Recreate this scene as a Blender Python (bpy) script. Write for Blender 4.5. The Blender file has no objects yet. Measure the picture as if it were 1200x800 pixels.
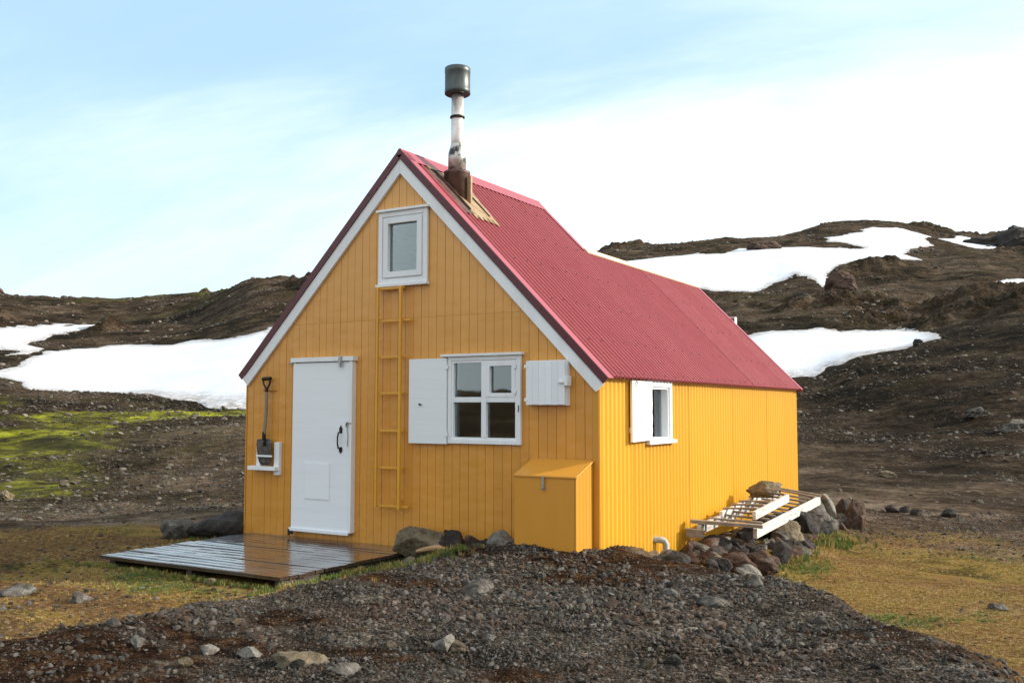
import bpy, bmesh, math, random
import numpy as np
from mathutils import Vector, Matrix
R_ = math.radians
rng = np.random.default_rng(7)
random.seed(7)
scene = bpy.context.scene
COL = scene.collection

# ------------------------------------------------------------------ camera
CAM = Vector((8.158, -7.764, 1.402))
cd = bpy.data.cameras.new("camera")
cam = bpy.data.objects.new("camera", cd)
COL.objects.link(cam)
cam.location = CAM
yaw, pitch, roll = 0.53872, 0.06946, 0.00155
cam.rotation_mode = 'XYZ'
cam.matrix_world = Matrix.Translation(CAM) @ Matrix.Rotation(yaw, 4, 'Z') @ Matrix.Rotation(math.pi / 2 + pitch, 4, 'X') @ Matrix.Rotation(roll, 4, 'Z')
cd.sensor_width = 36.0
cd.lens = 36.0 * 1111.56 / 1200.0
cd.clip_start = 0.05
cd.clip_end = 8000
scene.camera = cam

# ------------------------------------------------------------------ light
SUN_DIR = Vector((0.80, 0.55, 0.43)).normalized()      # towards the sun
sun_el = math.asin(SUN_DIR.z)
sun_az = math.atan2(SUN_DIR.x, SUN_DIR.y)
ld = bpy.data.lights.new("sun", 'SUN')
ld.energy = 4.9
ld.angle = R_(0.53)
ld.color = (1.0, 0.93, 0.82)
sun = bpy.data.objects.new("sun", ld)
COL.objects.link(sun)
sun.rotation_euler = SUN_DIR.to_track_quat('Z', 'Y').to_euler()

world = bpy.data.worlds.new("World")
scene.world = world
world.use_nodes = True
wt = world.node_tree
wt.nodes.clear()
def wn(t): return wt.nodes.new(t)
wout = wn('ShaderNodeOutputWorld')
sky = wn('ShaderNodeTexSky')
sky.sky_type = 'NISHITA'
sky.sun_disc = False
sky.sun_elevation = sun_el
sky.sun_rotation = sun_az
sky.altitude = 600
sky.air_density = 1.0
sky.dust_density = 0.6
sky.ozone_density = 1.5
tc = wn('ShaderNodeTexCoord')
sep = wn('ShaderNodeSeparateXYZ')
wt.links.new(tc.outputs['Generated'], sep.inputs[0])
def wm(op, a, b=None, c=None):
    n = wn('ShaderNodeMath'); n.operation = op
    for i, v in enumerate((a, b, c)):
        if v is None: continue
        if isinstance(v, (int, float)): n.inputs[i].default_value = v
        else: wt.links.new(v, n.inputs[i])
    return n.outputs[0]
zc = wm('ADD', wm('MAXIMUM', sep.outputs[2], 0.0), 0.22)
px = wm('DIVIDE', sep.outputs[0], zc)
py = wm('DIVIDE', sep.outputs[1], zc)
comb = wn('ShaderNodeCombineXYZ')
wt.links.new(px, comb.inputs[0]); wt.links.new(py, comb.inputs[1])
mp = wn('ShaderNodeMapping')
mp.inputs['Rotation'].default_value = (0, 0, R_(25))
mp.inputs['Scale'].default_value = (0.55, 1.3, 1.0)
mp.inputs['Location'].default_value = (0.3, 0.9, 0.0)
wt.links.new(comb.outputs[0], mp.inputs[0])
n1 = wn('ShaderNodeTexNoise'); n1.inputs['Scale'].default_value = 0.85; n1.inputs['Detail'].default_value = 9; n1.inputs['Roughness'].default_value = 0.60
n1.inputs['Distortion'].default_value = 0.5
wt.links.new(mp.outputs[0], n1.inputs['Vector'])
# thin high cloud: thicker towards the sun's side, plus unseen cloud added behind the camera to whiten the fill
side = wm('ADD', wm('ADD', wm('MULTIPLY', sep.outputs[0], 0.52), wm('MULTIPLY', sep.outputs[1], -0.16)), 0.36)
lowr = wn('ShaderNodeMapRange'); lowr.interpolation_type = 'SMOOTHSTEP'; wt.links.new(wm('ADD', sep.outputs[2], wm('MULTIPLY', n1.outputs['Fac'], -0.12)), lowr.inputs['Value'])
lowr.inputs['From Min'].default_value = 0.30; lowr.inputs['From Max'].default_value = 0.17; lowr.inputs['To Min'].default_value = 0.0; lowr.inputs['To Max'].default_value = 0.30
low = lowr.outputs[0]
cl = wm('ADD', wm('ADD', n1.outputs['Fac'], side), low)
mr = wn('ShaderNodeMapRange'); mr.interpolation_type = 'SMOOTHSTEP'
mr.inputs['From Min'].default_value = 0.30; mr.inputs['From Max'].default_value = 0.92
mr.inputs['To Min'].default_value = 0.0; mr.inputs['To Max'].default_value = 1.0
wt.links.new(cl, mr.inputs['Value'])
bgs = wn('ShaderNodeBackground'); bgs.inputs['Strength'].default_value = 0.15
wt.links.new(sky.outputs[0], bgs.inputs['Color'])
veil = wn('ShaderNodeValToRGB'); wt.links.new(mr.outputs[0], veil.inputs[0])
veil.color_ramp.elements[0].color = (0.52, 0.78, 1.03, 1); veil.color_ramp.elements[1].color = (0.90, 0.98, 1.0, 1)
e_ = veil.color_ramp.elements.new(0.45); e_.color = (0.70, 0.89, 1.0, 1)
opac = wm('ADD', wm('MULTIPLY', mr.outputs[0], 0.30), 0.68)
bgc = wn('ShaderNodeBackground'); wt.links.new(veil.outputs[0], bgc.inputs['Color']); bgc.inputs['Strength'].default_value = 0.93
mix = wn('ShaderNodeMixShader')
wt.links.new(opac, mix.inputs[0])
wt.links.new(bgs.outputs[0], mix.inputs[1]); wt.links.new(bgc.outputs[0], mix.inputs[2])
wt.links.new(mix.outputs[0], wout.inputs[0])

scene.view_settings.view_transform = 'Standard'
scene.view_settings.look = 'None'
scene.view_settings.gamma = 1.0
scene.view_settings.exposure = 0.42

# ------------------------------------------------------------------ node helpers
class Mat:
    def __init__(s, name):
        s.m = bpy.data.materials.new(name); s.m.use_nodes = True
        s.t = s.m.node_tree; s.t.nodes.clear()
        s.out = s.n('ShaderNodeOutputMaterial'); s.b = s.n('ShaderNodeBsdfPrincipled')
        s.l(s.b.outputs[0], s.out.inputs[0])
    def n(s, t, **k):
        x = s.t.nodes.new(t)
        for a, v in k.items(): setattr(x, a, v)
        return x
    def l(s, a, b): s.t.links.new(a, b)
    def put(s, sock, v):
        if isinstance(v, bpy.types.NodeSocket): s.l(v, sock)
        elif isinstance(v, (tuple, list)): sock.default_value = tuple(v) + ((1,) if len(v) == 3 and len(sock.default_value) == 4 else ())
        else: sock.default_value = v
    def noise(s, scale, detail=4, rough=0.5, vec=None, dist=0.0, stretch=None):
        x = s.n('ShaderNodeTexNoise'); x.inputs['Scale'].default_value = scale
        x.inputs['Detail'].default_value = detail; x.inputs['Roughness'].default_value = rough; x.inputs['Distortion'].default_value = dist
        if vec is None: vec = s.pos()
        if stretch:
            mpn = s.n('ShaderNodeMapping'); mpn.inputs['Scale'].default_value = stretch
            s.l(vec, mpn.inputs[0]); vec = mpn.outputs[0]
        s.l(vec, x.inputs['Vector'])
        return x.outputs['Fac']
    def voro(s, scale, feature='F1', out='Distance', rnd=1.0):
        x = s.n('ShaderNodeTexVoronoi'); x.feature = feature; x.inputs['Scale'].default_value = scale; x.inputs['Randomness'].default_value = rnd
        s.l(s.pos(), x.inputs['Vector']); return x.outputs[out]
    def pos(s):
        if not hasattr(s, '_p'): s._p = s.n('ShaderNodeTexCoord').outputs['Object']
        return s._p
    def ramp(s, fac, stops, interp='LINEAR'):
        x = s.n('ShaderNodeValToRGB'); e = x.color_ramp.elements; x.color_ramp.interpolation = interp
        while len(e) < len(stops): e.new(0.5)
        for el, (p, c) in zip(e, stops):
            el.position = p
            el.color = (c, c, c, 1) if isinstance(c, (int, float)) else tuple(c) + (1,)
        s.l(fac, x.inputs[0]); return x.outputs[0]
    def mix(s, fac, a, b, mode='MIX'):
        x = s.n('ShaderNodeMix'); x.data_type = 'RGBA'; x.blend_type = mode
        s.put(x.inputs[0], fac); s.put(x.inputs[6], a); s.put(x.inputs[7], b); return x.outputs[2]
    def math(s, op, a, b=None):
        x = s.n('ShaderNodeMath'); x.operation = op; s.put(x.inputs[0], a)
        if b is not None: s.put(x.inputs[1], b)
        return x.outputs[0]
    def attr(s, name):
        x = s.n('ShaderNodeAttribute'); x.attribute_name = name; return x.outputs['Fac']
    def rnd(s):
        return s.n('ShaderNodeObjectInfo').outputs['Random']
    def bump(s, h, strength=0.3, dist=0.01):
        x = s.n('ShaderNodeBump'); x.inputs['Strength'].default_value = strength; x.inputs['Distance'].default_value = dist
        s.l(h, x.inputs['Height']); s.l(x.outputs[0], s.b.inputs['Normal'])
    def fin(s, color, rough=0.6, metal=0.0, spec=None):
        s.put(s.b.inputs['Base Color'], color); s.put(s.b.inputs['Roughness'], rough); s.put(s.b.inputs['Metallic'], metal)
        if spec is not None: s.b.inputs['Specular IOR Level'].default_value = spec
        return s.m

def paint(name, col, dirt, rough=0.45, amt=0.35, bumpk=0.12, wavy=False, vstretch=(1, 1, 0.25), grime_z=None, spots=0.3, fade=None):
    M = Mat(name)
    a = M.noise(6, 6, 0.6, stretch=vstretch)
    f = M.ramp(a, [(0.45, 0.0), (0.8, amt)])
    c = M.mix(f, col, dirt)
    r = M.rnd()
    c = M.mix(M.math('MULTIPLY', r, 0.30), c, tuple(x * 0.72 for x in col))
    spot = M.noise(45, 3, 0.7)
    c = M.mix(M.ramp(spot, [(0.70, 0.0), (0.80, spots)]), c, dirt)
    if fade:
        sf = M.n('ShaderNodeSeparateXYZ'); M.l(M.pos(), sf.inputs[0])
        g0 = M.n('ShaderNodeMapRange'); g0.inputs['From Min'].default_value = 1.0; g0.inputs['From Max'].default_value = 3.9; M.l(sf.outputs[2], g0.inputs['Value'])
        c = M.mix(M.math('MULTIPLY', g0.outputs[0], M.ramp(M.noise(1.5, 5, 0.6), [(0.3, 0.5), (0.7, 1.0)])), c, fade)  # blends to a paler colour towards the top
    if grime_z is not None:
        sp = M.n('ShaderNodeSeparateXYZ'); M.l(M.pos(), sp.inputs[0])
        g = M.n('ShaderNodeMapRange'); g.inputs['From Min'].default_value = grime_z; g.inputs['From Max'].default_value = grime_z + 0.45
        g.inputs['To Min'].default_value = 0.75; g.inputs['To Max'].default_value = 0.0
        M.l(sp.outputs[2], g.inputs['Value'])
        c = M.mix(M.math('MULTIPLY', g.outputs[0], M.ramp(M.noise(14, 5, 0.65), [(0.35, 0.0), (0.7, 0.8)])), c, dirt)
    if wavy: h = M.math('ADD', M.noise(4, 2, 0.4, stretch=(1, 1, 2.2)), M.math('MULTIPLY', M.noise(60, 3), 0.12))
    else: h = M.noise(70, 3, stretch=(1, 1, 0.3))
    M.bump(h, bumpk, 0.03 if wavy else 0.004)
    return M.fin(c, rough)

mat = {}
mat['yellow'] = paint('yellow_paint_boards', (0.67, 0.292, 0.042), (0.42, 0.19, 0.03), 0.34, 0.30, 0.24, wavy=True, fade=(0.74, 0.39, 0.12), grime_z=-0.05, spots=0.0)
mat['yellow_sheet'] = paint('yellow_paint_sheet', (0.76, 0.39, 0.024), (0.50, 0.25, 0.03), 0.38, 0.16, 0.1, grime_z=-0.15)
mat['yellow_trim'] = paint('yellow_paint_trim', (0.60, 0.27, 0.03), (0.30, 0.13, 0.03), 0.4, 0.5, 0.1)
mat['yellow_box'] = paint('yellow_paint_box', (0.65, 0.285, 0.036), (0.40, 0.18, 0.03), 0.30, 0.2, 0.06, spots=0.0)
mat['yellow_ladder'] = paint('yellow_paint_ladder', (0.74, 0.36, 0.035), (0.40, 0.18, 0.03), 0.35, 0.25, 0.06, spots=0.1)
mat['white'] = paint('white_paint', (0.84, 0.85, 0.87), (0.42, 0.40, 0.36), 0.45, 0.28, 0.12)
mat['white_door'] = paint('white_paint_door', (0.84, 0.86, 0.90), (0.60, 0.60, 0.58), 0.42, 0.22, 0.12, vstretch=(0.2, 1, 3))
mat['cream'] = paint('cream_paint', (0.86, 0.68, 0.45), (0.5, 0.4, 0.25), 0.6, 0.3)
mat['trim_shaded'] = paint('red_trim_shaded', (0.10, 0.011, 0.017), (0.06, 0.014, 0.014), 0.35, 0.3, 0.04)  # darker copy of the red trim, shade painted into the gable face
mat['red_trim'] = paint('red_flashing', (0.36, 0.060, 0.082), (0.27, 0.07, 0.08), 0.42, 0.4, 0.04)
# roof sheet paint: red faded a little, light on rib tops and shade in valleys painted in
M = Mat('red_roof_sheet')
a = M.noise(3.0, 6, 0.6)
c = M.mix(M.ramp(a, [(0.35, 0.0), (0.7, 0.5)]), (0.23, 0.018, 0.024), (0.28, 0.032, 0.040))
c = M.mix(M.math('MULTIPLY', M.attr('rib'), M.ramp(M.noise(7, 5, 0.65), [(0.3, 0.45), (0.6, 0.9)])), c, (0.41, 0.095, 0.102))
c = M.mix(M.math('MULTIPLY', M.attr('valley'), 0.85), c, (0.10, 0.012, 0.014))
c = M.mix(M.ramp(M.noise(30, 4, 0.7), [(0.62, 0.0), (0.75, 0.35)]), c, (0.16, 0.022, 0.028))
c = M.mix(M.math('MULTIPLY', M.rnd(), 0.35), c, (0.24, 0.022, 0.036))
M.bump(M.noise(40, 3), 0.05, 0.004)
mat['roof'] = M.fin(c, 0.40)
# weathered wet deck wood
M = Mat('wet_deck_wood')
a = M.noise(4, 6, 0.65, stretch=(0.5, 6, 6))
c = M.ramp(a, [(0.3, (0.030, 0.019, 0.014)), (0.55, (0.065, 0.042, 0.032)), (0.8, (0.13, 0.098, 0.082))])
c = M.mix(M.math('MULTIPLY', M.rnd(), 0.6), c, (0.045, 0.028, 0.022))
w = M.noise(2.2, 4, 0.6)
M.bump(M.noise(9, 5, 0.6, stretch=(0.4, 8, 8)), 0.12, 0.004)
M.b.inputs['Coat Weight'].default_value = 0.8; M.b.inputs['Coat Roughness'].default_value = 0.07
mat['deck'] = M.fin(c, M.ramp(w, [(0.38, 0.12), (0.62, 0.40)]))
def wood(name, c1, c2, c3, st=(6, 0.5, 6), rough=0.8):
    M = Mat(name)
    a = M.noise(5, 6, 0.7, stretch=st)
    c = M.ramp(a, [(0.3, c1), (0.5, c2), (0.75, c3)])
    c = M.mix(M.math('MULTIPLY', M.rnd(), 0.4), c, c1)
    M.bump(a, 0.4, 0.008)
    return M.fin(c, rough)
mat['old_wood'] = wood('weathered_wood', (0.12, 0.085, 0.06), (0.26, 0.20, 0.15), (0.42, 0.35, 0.28), (0.6, 6, 6))
mat['old_white'] = wood('peeling_white_wood', (0.25, 0.21, 0.17), (0.60, 0.58, 0.55), (0.74, 0.73, 0.71), (6, 0.8, 6))
mat['shaft_wood'] = wood('grey_shaft_wood', (0.17, 0.13, 0.10), (0.30, 0.235, 0.185), (0.42, 0.34, 0.27), (6, 6, 0.5))
mat['drift_wood'] = wood('orange_driftwood', (0.25, 0.12, 0.05), (0.42, 0.24, 0.11), (0.5, 0.34, 0.2), (1, 4, 4))
mat['dark_wood'] = wood('dark_joist_wood', (0.03, 0.022, 0.016), (0.06, 0.04, 0.03), (0.09, 0.065, 0.05))
def metal(name, c1, c2, rough, met, sc=12, thr=(0.4, 0.65)):
    M = Mat(name); a = M.noise(sc, 6, 0.65)
    M.bump(M.noise(60, 3), 0.08, 0.003)
    return M.fin(M.ramp(a, [(thr[0], c1), (thr[1], c2)]), rough, met)
mat['steel'] = metal('stained_flue_steel', (0.78, 0.73, 0.70), (0.62, 0.52, 0.47), 0.36, 0.6, 5)
mat['soot_steel'] = metal('sooty_flue_steel', (0.05, 0.05, 0.05), (0.60, 0.56, 0.52), 0.4, 0.6, 11, (0.40, 0.52))
mat['cap_metal'] = metal('grey_green_cap_metal', (0.055, 0.064, 0.064), (0.10, 0.112, 0.106), 0.42, 0.5, 5)
mat['rust'] = metal('rusty_brown_metal', (0.07, 0.038, 0.030), (0.14, 0.078, 0.055), 0.55, 0.3, 9)
mat['flash'] = metal('tan_stained_flashing', (0.26, 0.16, 0.075), (0.40, 0.30, 0.17), 0.6, 0.1, 7)
mat['iron'] = metal('black_iron', (0.02, 0.02, 0.022), (0.05, 0.04, 0.035), 0.45, 0.7, 30)
mat['blade'] = metal('worn_shovel_steel', (0.05, 0.05, 0.05), (0.15, 0.12, 0.10), 0.45, 0.6, 14)
mat['pipe'] = metal('grey_plastic_pipe', (0.30, 0.30, 0.28), (0.42, 0.41, 0.38), 0.5, 0.0, 10)
mat['galv'] = metal('galvanised_metal', (0.35, 0.35, 0.34), (0.5, 0.5, 0.48), 0.4, 0.7, 20)
M = Mat('dark_interior'); mat['interior'] = M.fin(M.ramp(M.noise(3), [(0.3, (0.02, 0.015, 0.010)), (0.7, (0.045, 0.032, 0.02))]), 0.9)
M = Mat('curtain_cloth'); mat['curtain'] = M.fin(M.ramp(M.noise(8, stretch=(6, 6, 0.3)), [(0.3, (0.35, 0.34, 0.30)), (0.7, (0.55, 0.54, 0.5))]), 0.9)
# window glass: partly mirror, partly clear
M = Mat('window_glass')
gl = M.n('ShaderNodeBsdfGlossy'); gl.inputs['Roughness'].default_value = 0.02; gl.inputs['Color'].default_value = (0.9, 0.95, 1, 1)
tr = M.n('ShaderNodeBsdfTransparent'); tr.inputs['Color'].default_value = (0.85, 0.9, 0.88, 1)
fr = M.n('ShaderNodeFresnel'); fr.inputs['IOR'].default_value = 1.5
mx = M.n('ShaderNodeMixShader'); M.l(M.math('ADD', M.math('MULTIPLY', fr.outputs[0], 1.4), 0.05), mx.inputs[0])
bn = M.n('ShaderNodeBump'); bn.inputs['Strength'].default_value = 0.02; bn.inputs['Distance'].default_value = 0.01; M.l(M.noise(3), bn.inputs['Height']); M.l(bn.outputs[0], gl.inputs['Normal'])
M.l(tr.outputs[0], mx.inputs[1]); M.l(gl.outputs[0], mx.inputs[2]); M.l(mx.outputs[0], M.out.inputs[0]); mat['glass'] = M.m
# rocks
def rockmat(name, stops, lichen=None, rough=0.8, rand=None, bscale=18):
    M = Mat(name)
    a = M.noise(7, 8, 0.68)
    c = M.ramp(a, stops)
    if rand:
        r = M.ramp(M.rnd(), rand, 'CONSTANT')
        c = M.mix(0.72, c, r)
        if rand is GR:
            gp = M.n('ShaderNodeNewGeometry').outputs['Position']
            c = M.mix(M.ramp(M.noise(1.3, 5, 0.6, vec=gp), [(0.45, 0.0), (0.65, 0.4)]), c, M.mix(1.0, c, (1.25, 0.72, 0.45), 'MULTIPLY'))
        c = M.mix(M.ramp(M.noise(60, 4, 0.7), [(0.36, 0.7), (0.58, 0.0)]), c, (0.028, 0.02, 0.015))
        c = M.mix(M.ramp(M.noise(95, 4, 0.7), [(0.58, 0.0), (0.66, 0.6)]), c, (0.50, 0.46, 0.40))
    if lichen:
        c = M.mix(M.ramp(M.noise(11, 5, 0.75), [(0.56, 0.0), (0.64, 0.75)]), c, lichen)
    M.bump(M.math('ADD', M.noise(bscale, 7, 0.7), M.math('MULTIPLY', M.voro(bscale * 0.8), 0.5)), 1.0, 0.045)
    return M.fin(c, rough, spec=0.22)
mat['rock_grey'] = rockmat('grey_brown_rock', [(0.3, (0.045, 0.038, 0.032)), (0.5, (0.11, 0.095, 0.08)), (0.7, (0.20, 0.175, 0.15))], (0.28, 0.26, 0.22))
mat['rock_dark'] = rockmat('dark_basalt_rock', [(0.3, (0.018, 0.016, 0.015)), (0.55, (0.05, 0.042, 0.038)), (0.75, (0.10, 0.085, 0.075))])
mat['rock_red'] = rockmat('reddish_brown_rock', [(0.3, (0.030, 0.018, 0.014)), (0.5, (0.085, 0.048, 0.034)), (0.7, (0.16, 0.10, 0.07))], (0.22, 0.19, 0.16))
mat['rock_pale'] = rockmat('pale_grey_rock', [(0.3, (0.10, 0.092, 0.08)), (0.5, (0.23, 0.21, 0.18)), (0.7, (0.38, 0.35, 0.31))], (0.14, 0.10, 0.06))
mat['rock_tan'] = rockmat('tan_rock', [(0.3, (0.09, 0.065, 0.04)), (0.5, (0.19, 0.145, 0.09)), (0.7, (0.30, 0.245, 0.17))], (0.12, 0.10, 0.07))
GR = [(0.0, (0.040, 0.030, 0.024)), (0.12, (0.16, 0.142, 0.124)), (0.25, (0.29, 0.265, 0.235)), (0.36, (0.13, 0.078, 0.046)), (0.46, (0.21, 0.178, 0.145)),
      (0.54, (0.42, 0.385, 0.34)), (0.66, (0.22, 0.145, 0.09)), (0.74, (0.07, 0.055, 0.045)), (0.80, (0.60, 0.56, 0.50)), (0.90, (0.28, 0.145, 0.065))]
mat['gravel'] = rockmat('loose_gravel', [(0.3, (0.06, 0.05, 0.042)), (0.5, (0.17, 0.145, 0.12)), (0.7, (0.32, 0.285, 0.245))], None, 0.75, GR, 40)
mat['hill_stone'] = rockmat('hill_stones', [(0.3, (0.05, 0.042, 0.035)), (0.5, (0.12, 0.10, 0.08)), (0.7, (0.22, 0.19, 0.155))], None, 0.85,
      [(0.0, (0.05, 0.04, 0.035)), (0.35, (0.11, 0.09, 0.07)), (0.5, (0.18, 0.145, 0.11)), (0.78, (0.27, 0.23, 0.18)), (0.93, (0.42, 0.36, 0.28))], 3)
def grassmat(name, cols):
    M = Mat(name)
    c = M.ramp(M.rnd(), [(i / (len(cols) - 1), k) for i, k in enumerate(cols)])
    M.b.inputs['Subsurface Weight'].default_value = 0.0
    return M.fin(c, 0.7, spec=0.2)
mat['grass_dry'] = grassmat('dry_grass_blades', [(0.40, 0.27, 0.085), (0.32, 0.22, 0.055), (0.48, 0.35, 0.15), (0.33, 0.17, 0.06), (0.24, 0.20, 0.05)])
mat['grass_green'] = grassmat('green_grass_blades', [(0.10, 0.16, 0.03), (0.16, 0.20, 0.04), (0.07, 0.11, 0.025), (0.24, 0.22, 0.07)])
# snow
M = Mat('old_snow')
c = M.mix(M.ramp(M.noise(0.35, 6, 0.6, stretch=(1, 1, 1)), [(0.45, 0.0), (0.75, 0.5)]), (0.68, 0.69, 0.73), (0.56, 0.57, 0.61))
c = M.mix(M.ramp(M.noise(1.6, 6, 0.75), [(0.60, 0.0), (0.78, 0.30)]), c, (0.48, 0.45, 0.41))
c = M.mix(M.math('MULTIPLY', M.attr('edge'), M.ramp(M.noise(2.5, 7, 0.75), [(0.38, 0.15), (0.58, 1.0)])), c, (0.20, 0.15, 0.11))
M.bump(M.noise(0.8, 5, 0.6), 0.18, 0.15)
mat['snow'] = M.fin(c, 0.7)

# ------------------------------------------------------------------ ground material
M = Mat('ground_soil_and_moss')
big = M.noise(0.045, 5, 0.6, dist=0.6)
med = M.noise(0.32, 7, 0.68, dist=0.4)
fine = M.noise(3.2, 7, 0.72)
xf = M.noise(22, 6, 0.75)
t = M.math('ADD', M.math('MULTIPLY', med, 0.45), M.math('ADD', M.math('MULTIPLY', fine, 0.35), M.math('MULTIPLY', xf, 0.20)))
dirt = M.ramp(t, [(0.41, (0.010, 0.007, 0.005)), (0.465, (0.045, 0.031, 0.021)), (0.515, (0.100, 0.070, 0.048)), (0.58, (0.24, 0.18, 0.13))])
dirt = M.mix(M.ramp(big, [(0.40, 0.0), (0.60, 0.65)]), dirt, M.ramp(t, [(0.42, (0.007, 0.005, 0.004)), (0.50, (0.030, 0.020, 0.012)), (0.57, (0.10, 0.07, 0.045))]))
dirt = M.mix(M.ramp(M.noise(0.11, 5, 0.62, dist=0.8), [(0.55, 0.0), (0.68, 0.55)]), dirt, M.ramp(fine, [(0.35, (0.025, 0.028, 0.008)), (0.65, (0.085, 0.082, 0.022))]))
dirt = M.mix(0.30, dirt, (0.055, 0.032, 0.015))
dirt = M.mix(M.ramp(M.noise(0.075, 7, 0.68, dist=1.0), [(0.50, 0.0), (0.57, 0.85)]), dirt, M.ramp(t, [(0.43, (0.005, 0.004, 0.002)), (0.51, (0.022, 0.016, 0.008)), (0.58, (0.07, 0.052, 0.026))]))
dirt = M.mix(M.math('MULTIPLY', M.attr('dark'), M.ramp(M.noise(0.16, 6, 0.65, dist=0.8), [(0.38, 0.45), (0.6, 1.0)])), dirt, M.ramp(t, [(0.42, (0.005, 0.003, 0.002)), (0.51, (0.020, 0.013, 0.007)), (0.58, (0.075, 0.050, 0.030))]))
# scattered small stones far off, too small to model
v1 = M.voro(3.6); v2 = M.voro(11.0)
sp1 = M.math('MULTIPLY', M.ramp(v1, [(0.0, 1.0), (0.14, 1.0), (0.17, 0.0)]), M.ramp(M.noise(0.7, 4), [(0.5, 0.0), (0.6, 0.8)]))
sp2 = M.math('MULTIPLY', M.ramp(v2, [(0.0, 1.0), (0.16, 1.0), (0.2, 0.0)]), M.ramp(M.noise(1.9, 4), [(0.5, 0.0), (0.6, 0.8)]))
dirt = M.mix(M.math('MULTIPLY', sp1, 0.8), dirt, (0.26, 0.22, 0.175))
dirt = M.mix(M.math('MULTIPLY', sp2, 0.8), dirt, (0.24, 0.205, 0.165))
moss = M.ramp(M.math('ADD', M.math('MULTIPLY', M.noise(0.5, 6, 0.65, dist=0.5), 0.7), M.math('MULTIPLY', fine, 0.3)),
              [(0.38, (0.030, 0.030, 0.010)), (0.47, (0.070, 0.066, 0.016)), (0.53, (0.18, 0.175, 0.02)), (0.62, (0.38, 0.38, 0.03))])
mf = M.math('MULTIPLY', M.attr('moss'), M.ramp(M.noise(0.6, 6, 0.66, dist=0.6), [(0.28, 0.15), (0.50, 1.0)]))
c = M.mix(M.ramp(mf, [(0.15, 0.0), (0.5, 1.0)]), dirt, moss)
gr = M.ramp(M.math('ADD', M.math('MULTIPLY', M.noise(0.8, 6, 0.65, dist=0.5), 0.6), M.math('MULTIPLY', xf, 0.4)),
            [(0.40, (0.030, 0.022, 0.008)), (0.46, (0.12, 0.085, 0.020)), (0.51, (0.25, 0.165, 0.045)), (0.56, (0.15, 0.070, 0.026)), (0.61, (0.28, 0.20, 0.10))])
gr = M.mix(M.math('MULTIPLY', M.attr('rust'), 0.8), gr, M.ramp(xf, [(0.38, (0.035, 0.018, 0.009)), (0.5, (0.12, 0.058, 0.024)), (0.62, (0.22, 0.13, 0.06))]))
gr = M.mix(M.ramp(v2, [(0.10, 0.75), (0.17, 0.0)]), gr, (0.20, 0.175, 0.14))
gf = M.math('MULTIPLY', M.attr('grass'), M.ramp(M.noise(0.9, 7, 0.7), [(0.33, 0.35), (0.52, 1.0)]))
c = M.mix(M.ramp(gf, [(0.2, 0.0), (0.55, 0.95)]), c, gr)
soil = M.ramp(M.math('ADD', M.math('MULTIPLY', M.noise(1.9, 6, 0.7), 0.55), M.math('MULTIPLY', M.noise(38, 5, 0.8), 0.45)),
              [(0.44, (0.010, 0.008, 0.006)), (0.50, (0.045, 0.034, 0.025)), (0.54, (0.12, 0.095, 0.07)), (0.59, (0.27, 0.225, 0.18))])  # near-black end paints in the shade of gaps between stones
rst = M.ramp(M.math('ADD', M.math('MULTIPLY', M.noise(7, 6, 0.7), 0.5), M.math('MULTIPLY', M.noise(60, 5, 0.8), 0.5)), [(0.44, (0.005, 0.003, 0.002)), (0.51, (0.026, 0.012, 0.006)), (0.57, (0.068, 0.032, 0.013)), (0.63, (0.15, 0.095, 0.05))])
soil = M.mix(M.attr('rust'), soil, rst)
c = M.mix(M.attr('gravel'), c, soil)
rugged = M.math('MULTIPLY', M.attr('far'), M.math('ADD', M.math('MULTIPLY', M.noise(0.9, 9, 0.78), 5.0), M.math('MULTIPLY', v1, 1.2)))
h = M.math('ADD', M.math('ADD', rugged, M.math('MULTIPLY', fine, 0.5)), M.math('ADD', M.math('MULTIPLY', xf, 0.12), M.math('MULTIPLY', med, 2.0)))
M.bump(h, 1.0, 0.13)
mat['ground'] = M.fin(c, 0.95, spec=0.03)

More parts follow.
